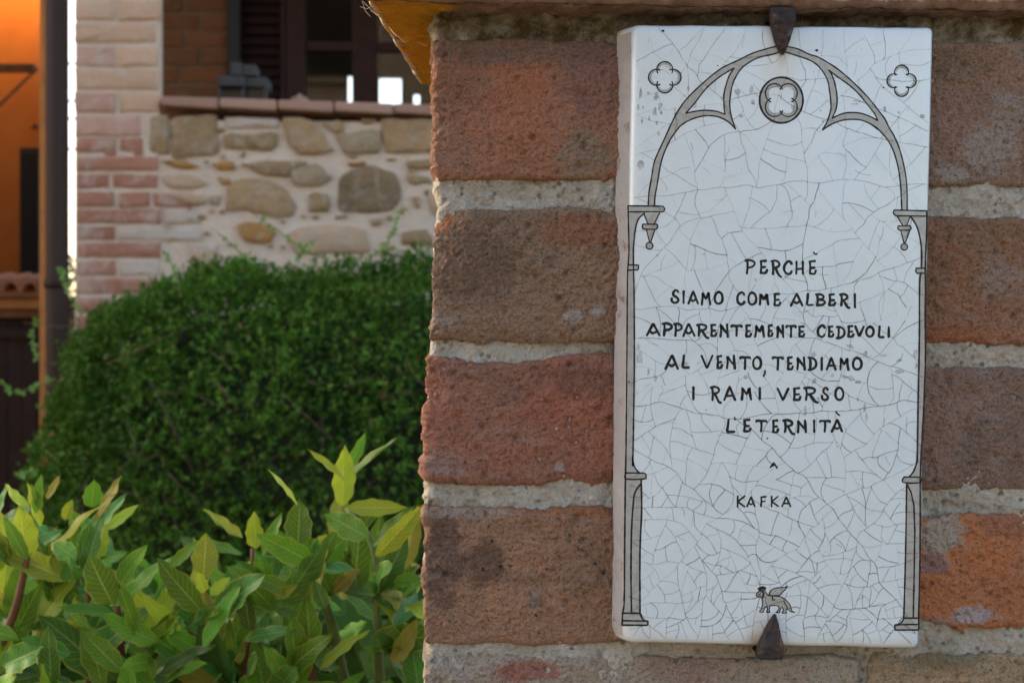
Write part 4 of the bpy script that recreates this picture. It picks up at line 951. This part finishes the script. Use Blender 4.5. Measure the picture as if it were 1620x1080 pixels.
for pts, t, n in (([(520,410),(480,395),(440,365),(400,338)], 2.9, 6), ([(590,405),(612,385),(625,355),(638,322)], 2.9, 7), ([(395,415),(375,395),(345,368)], 2.9, 4), ([(280,440),(270,415),(257,396)], 2.9, 4),
                  ([(130,500),(115,470),(100,440),(95,420)], 2.9, 8), ([(80,600),(55,612),(20,620),(-2,600)], 2.9, 6), ([(60,570),(52,545),(56,500)], 2.9, 5), ([(470,410),(480,395),(500,378)], 2.9, 4), ([(60,745),(40,748),(25,752)], 2.7, 4)):
    sprig(pts, t, n)

# =================================================================== HOUSE BEHIND
TH = R(3); T0, A0x = 4.25, (118-810)/F*4.25
def PW(px, py, depth=0.0):
    """pixel -> point on the house's front wall plane; depth > 0 goes into the house"""
    a = (px-810)/F; tn = math.tan(TH); t = (T0-tn*A0x)/(1-tn*a)
    p = PT(px, py, t); return p + Vector((-math.sin(TH), math.cos(TH), 0))*depth
UX = Vector((math.cos(TH), math.sin(TH), 0)); NI = Vector((-math.sin(TH), math.cos(TH), 0))
house = empty('stone_house', PW(300, 540, .5)-Vector((0, 0, CAM.z)), 'stone and brick house with a loggia opening above a terracotta sill', 'house')
pink_mortar = NB('pinkish_lime_mortar'); c = pink_mortar.mix(pink_mortar.ramp(pink_mortar.noise(9, 6, .65), .35, .65), (.80, .62, .47), (.70, .52, .37)); c = pink_mortar.mix(pink_mortar.ramp(pink_mortar.noise(30, 6, .7), .55, .7), c, (.68, .60, .53))
pink_mortar.col(c); pink_mortar.rough(.95, .2); pink_mortar.bump(pink_mortar.noise(50, 6, .7), .9, .012)
def farbrick(name, c0, c1, pale, pamt=.3):
    m = NB(name); r_ = m.rnd(); c = m.mix(r_, c0, c1)
    c = m.mix(m.math('MULTIPLY', m.ramp(m.noise(14, 6, .7, .5), .62-.3*pamt, .72-.2*pamt), .6), c, pale); c = m.mix(m.math('MULTIPLY', m.ramp(m.noise(40, 5, .7), .35, .25), .6), c, mul(c0, .6))
    m.col(c); m.rough(.92, .2); m.bump(m.noise(60, 7, .75), .9, .010); return m.m
fb_tan = farbrick('tan_brick', (.76, .48, .31), (.66, .41, .26), (.74, .57, .44), .3); fb_pink = farbrick('pink_brick', (.70, .40, .29), (.62, .35, .25), (.72, .55, .44), .35)
fb_red = farbrick('red_brick', (.54, .24, .15), (.42, .18, .115), (.64, .49, .39), .45); fb_pale = farbrick('limewashed_brick', (.66, .52, .40), (.60, .43, .33), (.72, .60, .50), .7)
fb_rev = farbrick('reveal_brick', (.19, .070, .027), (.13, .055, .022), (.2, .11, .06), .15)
def stonemat(name, c0, c1, core):
    c0, c1, core = [(x_[0]*1.78, x_[1]*1.45, x_[2]*1.25) for x_ in (c0, c1, core)]
    m = NB(name); c = m.mix(m.ramp(m.noise(12, 6, .65, .6), .35, .65), c0, c1); c = m.mix(m.math('MULTIPLY', m.ramp(m.noise(22, 6, .7), .55, .66), .7), c, core); c = m.mix(m.math('MULTIPLY', m.ramp(m.noise(18, 7, .75, 1.0), .5, .66), .75), c, (.62, .50, .40)); c = m.mix(m.math('MULTIPLY', m.ramp(m.noise(90, 5, .7), .45, .3), .5), c, mul(c1, .5))
    m.col(c); m.rough(.92, .2); m.bump(m.noise(30, 8, .75), 1.0, .022); return m.m
SK = 1.35
ST = dict(o=stonemat('olive_stone', (.30, .235, .13), (.24, .19, .115), (.15, .125, .085)), t=stonemat('tan_stone', (.36, .28, .165), (.29, .22, .13), (.22, .16, .10)), g=stonemat('grey_stone', (.31, .27, .19), (.26, .215, .15), (.38, .33, .25)),
          y=stonemat('ochre_stone', (.36, .21, .065), (.30, .18, .06), (.22, .14, .05)), d=stonemat('dark_stone', (.22, .17, .10), (.17, .14, .09), (.10, .085, .065)), p=stonemat('pale_stone', (.44, .37, .28), (.39, .31, .22), (.33, .27, .18)))
def slabpiece(name, outline, proud, mat, parent, bev=.006, jit=1.2, sub=4, dome=.004, f=PW, grow=1.0):
    """irregular block from a pixel outline on the wall, standing 'proud' of it"""
    pts = []
    for i in range(len(outline)):
        a, b = np.array(outline[i], float), np.array(outline[(i+1) % len(outline)], float); n = max(1, int(np.hypot(*(b-a))/sub/3))
        for k in range(n): q = a+(b-a)*k/n; pts.append(q+RNG.normal(0, jit, 2)*.7)
    pts = np.array(pts)
    if grow > 1: pts = pts*.8+(np.roll(pts, 1, 0)+np.roll(pts, -1, 0))*.1
    c_ = pts.mean(0); pts = c_+(pts-c_)*grow; n = len(pts); V = []; hs_ = np.ptp(pts, axis=0)/2; ins = 1-np.minimum(.3, (bev/.0019)/np.maximum(hs_, 4))
    for sc3, dp in ((1.0, .03), (1.0, -proud+bev*.7), (ins, -proud), (ins*.55, -proud-dome*.8)):
        for q in pts:
            z = c_+(q-c_)*sc3; V.append(f(z[0], z[1], dp+(RNG.normal(0, .0012) if dp < 0 else 0)))
    V.append(f(c_[0], c_[1], -proud-dome)); Fc = []
    for r_ in range(3):
        for k in range(n): k2 = (k+1) % n; Fc.append([r_*n+k, (r_+1)*n+k, (r_+1)*n+k2, r_*n+k2])
    for k in range(n): Fc.append([3*n+k, 4*n, 3*n+(k+1) % n])
    return mesh(name, V, Fc, mat, parent, smooth=True)
# wall bodies (mortar faced): pier left of the opening, parapet under the sill, lintel zone above
def wbox(name, x0, x1, y0, y1, d0, d1, mat, parent):
    a = PW(x0, y1, 0); b = PW(x1, y0, 0); c_ = PW(x1, y1, 0)
    zt = PW(x0, y0).z; zb2 = PW(x0, y1).z; V = []
    for z in (zb2, zt):
        for q, d in ((a, d0), (c_, d0), (c_, d1), (a, d1)): p_ = q+NI*d; V.append((p_.x, p_.y, z))
    return mesh(name, V, [[0, 1, 5, 4], [1, 2, 6, 5], [2, 3, 7, 6], [3, 0, 4, 7], [4, 5, 6, 7], [3, 2, 1, 0]], mat, parent, smooth=False)
wbox('pier_wall', 119, 252, -420, 1250, 0, .05, pink_mortar.m, house)
wbox('parapet_wall', 252, 1500, 190, 1250, .003, .40, pink_mortar.m, house)
wbox('upper_wall', 119, 1500, -900, -420, -.002, 1.35, pink_mortar.m, house)
rows = [(-105,-78,[(118,182),(188,252)]),(-70,-40,[(118,245)]),(-34,-4,[(118,182),(188,252)]),(2,33,[(118,181),(188,252)]),(38,67,[(118,246)]),(74,105,[(119,182),(188,249)]),(110,141,[(119,250)]),(147,178,[(119,183),(190,252)]),(184,215,[(119,222)]),
        (219,241,[(120,184),(190,226)]),(249,270,[(121,251)]),(276,298,[(122,172),(178,250)]),(304,327,[(122,182),(190,237),(244,303)]),(331,353,[(122,254),(260,316)]),(358,380,[(122,182),(186,318)]),(384,408,[(122,254),(302,344)]),(413,436,[(122,182),(188,252)]),(441,464,[(122,250)]),(470,494,[(122,182),(188,250)]),(500,524,[(122,250)])]
for y0, y1, xs in rows:
    for x0, x1 in xs:
        m_ = (fb_tan if random.random() < .65 else fb_pink) if y1 < 180 else (fb_pink if y1 < 216 else (fb_pale if (x0 > 184 and y0 > 355) or x0 > 255 else fb_red))
        slabpiece('brick', [(x0, y0+random.uniform(-1, 1)), (x1, y0+random.uniform(-1, 1)), (x1, y1+random.uniform(-1, 1)), (x0, y1+random.uniform(-1, 1))], random.uniform(.003, .008), m_, house, bev=.004, jit=.7, dome=.001)
for q in ([(164,238),(184,240),(182,247),(168,246)], [(211,238),(228,240),(226,246),(213,246)]): slabpiece('brick', q, .004, fb_red, house, bev=.002, jit=.4)
stones = [('o',[(238,186),(268,184),(268,243),(240,240)]),('o',[(275,187),(342,184),(345,243),(272,247)]),('t',[(447,188),(492,190),(512,214),(528,240),(470,245),(452,215)]),('o',[(355,213),(438,214),(438,237),(357,235)]),
 ('t',[(508,190),(548,192),(545,205),(530,212),(515,202)]),('g',[(532,214),(600,205),(602,240),(545,243)]),('o',[(572,188),(596,188),(590,196),(575,196)]),('t',[(604,190),(690,190),(720,238),(612,242)]),('y',[(257,250),(290,251),(318,264),(290,269),(262,258)]),
 ('y',[(333,257),(372,255),(377,267),(342,270)]),('o',[(382,259),(440,256),(484,256),(452,281),(412,276)]),('g',[(458,272),(498,260),(528,280),(505,293),(465,292)]),('y',[(548,257),(578,255),(583,261),(552,265)]),
 ('d',[(541,280),(560,268),(592,265),(622,275),(634,300),(634,316),(618,332),(575,337),(537,331),(538,305)]),('o',[(642,254),(690,253),(690,266),(645,266)]),('o',[(643,277),(676,281),(684,291),(648,290)]),('y',[(345,279),(362,280),(369,294),(350,293)]),
 ('t',[(372,284),(425,285),(452,300),(465,325),(462,338),(438,345),(402,334),(360,330),(363,302)]),('o',[(488,308),(500,304),(520,306),(523,322),(518,335),(490,334)]),('t',[(650,308),(664,310),(666,330),(656,328)]),
 ('y',[(376,358),(390,352),(420,354),(438,368),(428,383),(390,383)]),('p',[(458,368),(490,359),(525,357),(575,363),(585,398),(465,400)]),('t',[(332,309),(350,308),(346,327),(331,325)]),('p',[(258,276),(300,275),(328,290),(300,299),(262,292)]),
 ('o',[(636,368),(672,362),(690,386),(635,388)]),('t',[(585,346),(604,345),(601,360),(588,358)]),('p',[(262,308),(322,306),(325,324),(308,326)]),('p',[(680,300),(740,300),(740,345),(685,340)]),('p',[(300,395),(345,390),(350,420),(305,420)]),('p',[(590,300),(594,300),(594,304),(590,304)])][:-1]
for kd, q in stones: slabpiece('stone', q, random.uniform(.006, .015), ST[kd], house, bev=.005, jit=2.2, dome=.003, grow=1.06)
bbx = [(min(a_[0] for a_ in q)-4, min(a_[1] for a_ in q)-4, max(a_[0] for a_ in q)+4, max(a_[1] for a_ in q)+4) for _, q in stones]; nf = 0
while nf < 34:
    cx, cy, rx, ry = random.uniform(262, 680), random.uniform(192, 400), random.uniform(3.5, 9), random.uniform(2.2, 5)
    if any(b_[0] < cx < b_[2] and b_[1] < cy < b_[3] for b_ in bbx): nf += .02; continue
    bbx.append((cx-rx-4, cy-ry-3, cx+rx+4, cy+ry+3)); nf += 1
    slabpiece('stone', [(cx+rx*math.cos(t_)*random.uniform(.7, 1.1), cy+ry*math.sin(t_)*random.uniform(.7, 1.1)) for t_ in np.linspace(0, 6.28, 8)[:-1]], random.uniform(.003, .008), ST[random.choice('tpoyt')], house, bev=.002, jit=.5, dome=.002)
slabpiece('brick', [(356,186),(440,187),(440,203),(357,202)], .005, fb_pale, house, bev=.003, jit=.8)
# terracotta sill bricks
tc_ = farbrick('terracotta_sill', (.50, .29, .20), (.43, .24, .165), (.45, .30, .23), .25)
xs = [258, 349, 441, 530, 624, 716, 808, 900]
for i in range(len(xs)-1):
    x0, x1 = xs[i]+1, xs[i+1]-1.5
    yt = lambda x: 155+(x-258)*.031; yb = lambda x: 170.5+(x-258)*.032
    V = []
    for d in (-.035, .36):
        for x, y in ((x0, yb(x0)-1), (x1, yb(x1)+1.5), (x1, yt(x1)), (x0, yt(x0))): V.append(PW(x, y, 0)+NI*d)
    o = mesh('sill_brick', V, [[0, 1, 2, 3], [5, 4, 7, 6], [1, 5, 6, 2], [4, 0, 3, 7], [3, 2, 6, 7], [4, 5, 1, 0]], tc_, house, smooth=False)
    bvm = o.modifiers.new('bevel', 'BEVEL'); bvm.width = .006; bvm.segments = 3
# loggia: reveal, floor, back wall plane
def LG(px, py, dep):  # point at depth dep (metres into the house) that projects to pixel
    a = (px-810)/F; tn = math.tan(TH)
    # plane through front wall shifted by dep along NI
    o0 = PT(118, 540, T0)+NI*dep; n_ = NI
    dirv = Vector((a, 1, (540-py)/F)); t = (o0-CAM).dot(n_)/dirv.dot(n_); return CAM+dirv*t
BD = 1.36
# brick wall at the back of the loggia, left of the window
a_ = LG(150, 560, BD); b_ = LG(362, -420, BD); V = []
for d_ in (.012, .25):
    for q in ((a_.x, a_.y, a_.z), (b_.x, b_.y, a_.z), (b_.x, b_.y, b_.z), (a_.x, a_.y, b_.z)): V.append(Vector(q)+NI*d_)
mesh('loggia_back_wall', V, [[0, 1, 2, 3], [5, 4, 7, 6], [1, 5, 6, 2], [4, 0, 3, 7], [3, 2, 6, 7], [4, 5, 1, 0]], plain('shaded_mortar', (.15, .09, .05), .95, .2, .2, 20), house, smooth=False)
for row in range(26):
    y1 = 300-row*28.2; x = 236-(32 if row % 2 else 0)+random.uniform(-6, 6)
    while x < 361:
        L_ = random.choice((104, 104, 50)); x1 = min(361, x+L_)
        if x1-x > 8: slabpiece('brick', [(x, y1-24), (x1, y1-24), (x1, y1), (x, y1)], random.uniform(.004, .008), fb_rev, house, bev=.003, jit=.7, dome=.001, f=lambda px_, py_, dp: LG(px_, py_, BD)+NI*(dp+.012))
        x += L_+4.5
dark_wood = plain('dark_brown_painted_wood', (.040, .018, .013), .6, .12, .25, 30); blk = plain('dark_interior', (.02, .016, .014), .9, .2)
def lbox(name, x0, x1, y0, y1, d0, d1, mat, parent, bev=.003):
    a = LG(x0, y1, d0); b = LG(x1, y0, d0); V = []
    for dd in (0, d1-d0):
        for q in ((a.x, a.y, a.z), (b.x, b.y, a.z), (b.x, b.y, b.z), (a.x, a.y, b.z)): V.append(Vector(q)+NI*dd)
    o = mesh(name, V, [[0, 1, 2, 3], [5, 4, 7, 6], [1, 5, 6, 2], [4, 0, 3, 7], [3, 2, 6, 7], [4, 5, 1, 0]], mat, parent, smooth=False)
    if bev: m_ = o.modifiers.new('bevel', 'BEVEL'); m_.width = bev; m_.segments = 2
    return o
lbox('loggia_floor', 253, 1500, 560, 575, .41, BD, tc_, house, 0)
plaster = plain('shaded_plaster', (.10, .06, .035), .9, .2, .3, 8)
# shutter with louvres
sh = lbox('shutter', 360, 379, -330, 240, BD-.02, BD+.03, plain('shutter_stile_grey', (.034, .032, .026), .7, .12), house)
lbox('shutter_stile', 444, 452, -330, 240, BD+.005, BD+.045, dark_wood, sh)
for k in range(34):
    y = 236-k*16.5; o = lbox('slat', 380, 444, y-13, y, BD+.02, BD+.032, plain('louvre_dark_red', (.020, .008, .006), .7, .1) if k == 0 else bpy.data.materials['louvre_dark_red'], sh, 0)
    c_ = o.data; zc = sum(v.co.z for v in c_.vertices)/8
    for v in c_.vertices: v.co.y += (v.co.z-zc)*.35
# window frame with panes
wf = lbox('window_frame', 453, 482, -330, 240, BD-.01, BD+.05, dark_wood, house)
for nm, a in (('transom', (483, 557, 66, 80)), ('transom', (598, 760, 68, 82)), ('mullion', (557, 597, -330, 240)), ('mullion', (760, 800, -330, 240)), ('bottom_rail', (483, 760, 200, 240)), ('transom', (483, 760, -150, -136))):
    lbox(nm, *a, BD+(.0 if nm == 'mullion' else .004), BD+.048, dark_wood, wf)
gl = NB('window_glass'); gg = gl.n('ShaderNodeBsdfGlossy'); gg.inputs['Roughness'].default_value = .03; gg.inputs[0].default_value = (.9, .93, .95, 1); tp = gl.n('ShaderNodeBsdfTransparent'); tp.inputs[0].default_value = (.93, .95, .95, 1)
fr_ = gl.n('ShaderNodeFresnel'); fr_.inputs[0].default_value = 1.7; mx = gl.n('ShaderNodeMixShader'); gl.l(gl.math('MULTIPLY', fr_.outputs[0], .6), mx.inputs[0]); gl.l(tp.outputs[0], mx.inputs[1]); gl.l(gg.outputs[0], mx.inputs[2]); gl.l(mx.outputs[0], gl.out.inputs[0])
for a in ((482, 557, -136, 66), (482, 557, 80, 200), (597, 760, -136, 68), (597, 760, 82, 200)): lbox('pane', *a, BD+.024, BD+.030, gl.m, wf, 0)
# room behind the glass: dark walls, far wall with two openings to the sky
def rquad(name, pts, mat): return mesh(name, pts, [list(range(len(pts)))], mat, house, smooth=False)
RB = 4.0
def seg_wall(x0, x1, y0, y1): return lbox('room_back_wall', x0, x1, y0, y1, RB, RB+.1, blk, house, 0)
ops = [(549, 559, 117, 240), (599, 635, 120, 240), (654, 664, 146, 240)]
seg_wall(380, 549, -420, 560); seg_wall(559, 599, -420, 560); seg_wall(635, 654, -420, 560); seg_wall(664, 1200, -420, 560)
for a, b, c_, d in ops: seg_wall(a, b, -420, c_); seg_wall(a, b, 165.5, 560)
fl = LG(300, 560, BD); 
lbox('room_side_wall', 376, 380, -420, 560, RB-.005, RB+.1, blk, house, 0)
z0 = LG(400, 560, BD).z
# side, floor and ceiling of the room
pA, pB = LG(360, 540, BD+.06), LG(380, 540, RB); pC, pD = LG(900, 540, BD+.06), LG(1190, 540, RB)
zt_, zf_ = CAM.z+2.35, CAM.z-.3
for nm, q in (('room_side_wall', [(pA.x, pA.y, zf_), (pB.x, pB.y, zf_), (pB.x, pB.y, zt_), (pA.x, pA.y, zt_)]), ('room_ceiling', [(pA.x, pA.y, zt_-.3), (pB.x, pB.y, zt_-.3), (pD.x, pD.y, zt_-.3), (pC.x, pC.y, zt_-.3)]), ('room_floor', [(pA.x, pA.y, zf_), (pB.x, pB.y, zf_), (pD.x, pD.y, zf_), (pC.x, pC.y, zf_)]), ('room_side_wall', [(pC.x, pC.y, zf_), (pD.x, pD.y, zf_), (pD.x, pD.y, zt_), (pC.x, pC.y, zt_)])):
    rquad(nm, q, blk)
# loggia ceiling with beams, roof over it
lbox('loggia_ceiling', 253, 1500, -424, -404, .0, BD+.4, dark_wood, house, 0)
wbox('roof_slab', 60, 1700, -960, -905, -.12, 6, tc_, house)

# lantern and little pot standing on the sill
lan = empty('metal_lantern', LG(384, 156, .30), 'grey metal lantern with a boxy cap standing on the terracotta sill', 'lantern')
lm = plain('grey_galvanised_metal', (.045, .045, .042), .45, .5, .2, 40, metal=.3); lgm = plain('dark_lantern_glass', (.03, .03, .03), .15, .5)
lbox('cap', 365, 383, 99, 119, .22, .32, lm, lan); lbox('cap_side', 384, 405, 102, 120, .23, .33, lm, lan); lbox('shoulder', 345, 387, 120, 136, .20, .34, lm, lan); lbox('shoulder_side', 388, 423, 122, 138, .24, .36, lm, lan)
for a in ((345, 350), (381, 387), (418, 423)): lbox('post', *a, 136, 157, .22, .24, lm, lan, 0)
lbox('glass_body', 350, 381, 136.5, 157, .24, .32, lgm, lan, 0); lbox('glass_body', 387.5, 418, 138, 158, .26, .34, lgm, lan, 0)
pot = empty('clay_pot', LG(474, 158, .3), 'small rounded terracotta pot lid on the sill before the dark shutter', 'pot')
c_ = LG(474, 162, .3); V = []; Fc = []
for i, (r_, z_) in enumerate(((.030, -.012), (.032, .004), (.024, .014), (.010, .019), (.006, .026), (.001, .028))):
    for k in range(16): V.append((c_.x+r_*math.cos(k*math.pi/8), c_.y+r_*math.sin(k*math.pi/8), c_.z+z_))
for i in range(5):
    for k in range(16): Fc.append([i*16+k, i*16+(k+1) % 16, (i+1)*16+(k+1) % 16, (i+1)*16+k])
mesh('pot_lid', V, Fc, tc_, pot)

# =================================================================== DRAINPIPE, RAILING, LEFT BUILDING
pm = NB('brown_painted_metal'); pm.col((.046, .024, .015)); pm.rough(.55, .15); pm.bump(pm.noise(8, 3, .5), .2, .004)
pipe = empty('drainpipe', PT(88, 540, 4.05)-Vector((0, 0, CAM.z)), 'dark brown metal downpipe standing left of the brick pier', 'drainpipe')
rp = 17.8*4.05/F; c_ = PT(91.5, 540, 4.05)
tube('pipe', [(c_.x, c_.y, 0), (c_.x-.001, c_.y, 1.2), (c_.x-.003, c_.y, CAM.z+2.2)], rp, pm.m, pipe, 40)
for y in (449, -60):
    z = PT(0, y, 4.05).z; tube('clamp', [(c_.x-.003, c_.y, z-.012), (c_.x-.003, c_.y, z+.012)], rp+.004, pm.m, pipe, 40)
    box('bolt', (c_.x-.012, c_.y-rp-.014, z-.008), (c_.x+.004, c_.y-rp-.002, z+.008), pm.m, pipe, .002)
wood_o = plain('warm_oak_post', (.42, .16, .04), .75, .3, .25, 12, .002)
post = empty('wooden_post', PT(70, 540, 4.3)-Vector((0, 0, CAM.z)), 'slim warm orange wooden post just left of the downpipe', 'post')
a = PT(62, 540, 4.3); b = PT(84, 540, 4.3); box('post_shaft', (a.x, a.y, 0), (b.x, a.y+.05, PT(0, -60, 4.3).z), wood_o, post, .004)
rail = empty('railing', PT(114, 540, 7)-Vector((0, 0, CAM.z)), 'thin dark horizontal rails crossing the bright gap beside the brick pier', 'railing')
a = PT(84, 0, 7).x; b = PT(150, 0, 7).x
for y in (101, 160, 188, 236): z = PT(0, y, 7).z; tube('rail', [(a, 7+CAM.y, z), (b, 7+CAM.y, z)], .0065, pm.m, rail, 8)
for x in (a, b): tube('rail_post', [(x, 7+CAM.y, 0), (x, 7+CAM.y, PT(0, -40, 7).z)], .012, pm.m, rail, 8)

lb = empty('ochre_building', PT(0, 540, 9)-Vector((0, 0, CAM.z)), 'orange plastered building at the left edge with a dark shutter and tiled canopy', 'building')
och = NB('orange_ochre_plaster'); och.col(och.mix(och.ramp(och.noise(3, 6, .6), .3, .7), (.36, .125, .024), (.28, .09, .017))); och.rough(.9, .2); och.bump(och.noise(40, 5, .6), .4, .004)
def bb(name, x0, x1, y0, y1, t, dep, mat, par, bev=0):
    a = PT(x0, y1, t); b = PT(x1, y0, t); return box(name, (a.x, a.y, a.z), (b.x, a.y+dep, b.z), mat, par, bev)
def bb0(name, x0, x1, y0, t, dep, mat, par):
    a = PT(x0, 0, t); b = PT(x1, y0, t); return box(name, (a.x, a.y, 0), (b.x, a.y+dep, b.z), mat, par, 0)
a = PT(-900, 0, 9.0); b = PT(60, -500, 9.0); e_ = PT(56, 0, 12.0)
mesh('wall', [(a.x, a.y, 0), (b.x, b.y, 0), (e_.x, e_.y, 0), (a.x, e_.y, 0), (a.x, a.y, b.z), (b.x, b.y, b.z), (e_.x, e_.y, b.z), (a.x, e_.y, b.z)], [[0, 1, 5, 4], [1, 2, 6, 5], [2, 3, 7, 6], [3, 0, 4, 7], [4, 5, 6, 7], [3, 2, 1, 0]], och.m, lb, smooth=False)
box('sun_block_wing', (-7.5, 3.6, 0), (-4.0, 8.3, 5.2), och.m, lb)  # unseen wing, added to keep direct sun off the pipe and hedge
bb0('corner_pilaster', 50, 64, -500, 8.96, .03, och.m, lb)
shs = bb('shutter', 31, 63.5, 234, 447, 8.90, .05, plain('black_green_shutter', (.014, .014, .012), .6, .3), lb)
for k in range(26): y = 240+k*8; bb('slat', 34, 61, y, y+5, 8.88, .015, bpy.data.materials['black_green_shutter'], shs)
bw = plain('dark_stained_beam', (.20, .075, .022), .7, .3, .3, 10)
br_ = bb('canopy_bracket', -60, 53, 101, 113, 8.4, .06, bw, lb)
a, b = PT(52, 112, 8.4), PT(-20, 182, 8.4)
V = []
for dy in (0, .05):
    for q, o_ in ((a, 1), (a, -1), (b, -1), (b, 1)): V.append((q.x+.02*o_, q.y+dy, q.z+.02*o_*.9))
mesh('brace', V, [[0, 1, 2, 3], [7, 6, 5, 4], [0, 4, 5, 1], [1, 5, 6, 2], [2, 6, 7, 3], [3, 7, 4, 0]], bw, br_, smooth=False)
tube('wall_hook', [PT(52, 203, 8.9), PT(56, 198, 8.85), PT(60, 204, 8.85)], .01, pm.m, lb, 6)
bb('boxed_ledge', -300, 70, 463, 470, 6.0, .5, bw, lb); bb('boxed_ledge', -300, 70, 472, 488, 6.03, .5, wood_o, lb)
tl = plain('terracotta_roof_tile', (.38, .15, .07), .85, .25, .3, 14, .003)
for k in range(9):                              # barrel tiles along the ledge
    x = -190+k*29.5; q = PT(x, 463, 6.0); V = []
    for yy in (0, .45):
        for j in range(9):
            t_ = math.pi*j/8
            for rr_ in (.042, .032): V.append((q.x+rr_*math.cos(t_), q.y+yy, q.z+.002+rr_*1.25*math.sin(t_)+yy*.12))
    Fc = []
    for j in range(8):
        a0 = j*2; b0 = 18+j*2; Fc += [[a0, b0, b0+2, a0+2], [a0+1, a0+3, b0+3, b0+1], [a0, a0+2, a0+3, a0+1], [b0, b0+1, b0+3, b0+2]]
    mesh('roof_tile', V, Fc, tl, lb)
gate = empty('board_door', PT(20, 540, 6.1)-Vector((0, 0, CAM.z)), 'dark brown boarded door under the tiled ledge at the left edge', 'door')
dwd = plain('dark_brown_board', (.035, .014, .006), .7, .3, .3, 10, .002)
for k in range(16):
    x = -300+k*24; bb0('board', x, x+22.5, 498, 6.12+.003*(k % 2), .03, dwd, gate)
bb('lintel', -300, 84, 489, 502, 6.06, .08, bw, gate); bb('crossbar', -300, 82, 520, 534, 6.09, .02, dwd, gate)
# lit wall lamp high on the orange wall, just above the picture
wl = empty('wall_lamp', PT(-10, -60, 8.6), 'lit warm lantern fixed high on the orange wall, throwing the glow at top left', 'lamp')
q = PT(-10, -95, 8.6)
em = NB('lamp_bulb'); em.b.inputs['Emission Color'].default_value = (1, .55, .2, 1); em.b.inputs['Emission Strength'].default_value = 12; em.col((1, .8, .5))
tube('bulb', [q+Vector((0, 0, -.05)), q+Vector((0, 0, 0)), q+Vector((0, 0, .05))], [.02, .04, .02], em.m, wl, 12)
box('lamp_cap', (q.x-.09, q.y-.09, q.z+.07), (q.x+.09, q.y+.09, q.z+.10), pm.m, wl, .01); box('lamp_arm', (q.x-.015, q.y+.06, q.z+.075), (q.x+.015, q.y+.40, q.z+.095), pm.m, wl)
ld = bpy.data.lights.new('lamp_glow', 'POINT'); ld.energy = 14; ld.color = (1, .60, .27); ld.shadow_soft_size = .05
lo = bpy.data.objects.new('lamp_glow', ld); COL.objects.link(lo); lo.location = q+Vector((0, -.07, -.07)); 

# far greenery seen through the gap
ft = empty('far_bush', PT(112, 540, 12)-Vector((0, 0, CAM.z)), 'sunlit yellow green bush far off in the gap beside the pier', 'bush')
V = []; Fc = []
cq = PT(112, 470, 12)
quadleaves(1500, lambda: (cq+Vector((random.gauss(0, .25), random.gauss(0, .3), random.uniform(-1.6, .3))), Vector((0, -1, .5))), (.05, .10), V, Fc)
fbm_ = plain('yellow_green_leaf', (.22, .26, .05), .6, .3, .3, 5); o = mesh('foliage', V, Fc, fbm_, ft); o['kind'] = 'stuff'
tube('trunk', [(cq.x, cq.y, 0), (cq.x, cq.y, cq.z)], .05, stm, ft, 8)

# building across the yard, behind the photographer: it is what the panes mirror
opp = empty('opposite_house', (-2, -11, 0), 'beige stone house across the yard, mirrored in the window panes', 'house')
ow = NB('beige_stone_facade'); c = ow.mix(ow.ramp(ow.noise(2.2, 6, .65), .35, .65), (.34, .27, .19), (.27, .21, .15)); c = ow.mix(ow.ramp(ow.noise(5, 5, .7), .58, .66), c, (.30, .13, .07)); ow.col(c); ow.rough(.95, .2); ow.bump(ow.noise(8, 6, .7), .8, .04)
box('wall', (-6, -13, 0), (2.2, -11, 7.4), ow.m, opp)
for x, z in ((-4.6, 3.3), (-2.2, 3.3), (.3, 3.3), (-4.6, .9), (.3, .9), (-1.1, 5.35)):
    wq = box('window', (x-.4, -11.01, z), (x+.4, -10.97, z+1.2), blk, opp); box('sill', (x-.5, -11.0, z-.09), (x+.5, -10.9, z-.02), ow.m, wq)
print('leaves', nleaf[0])
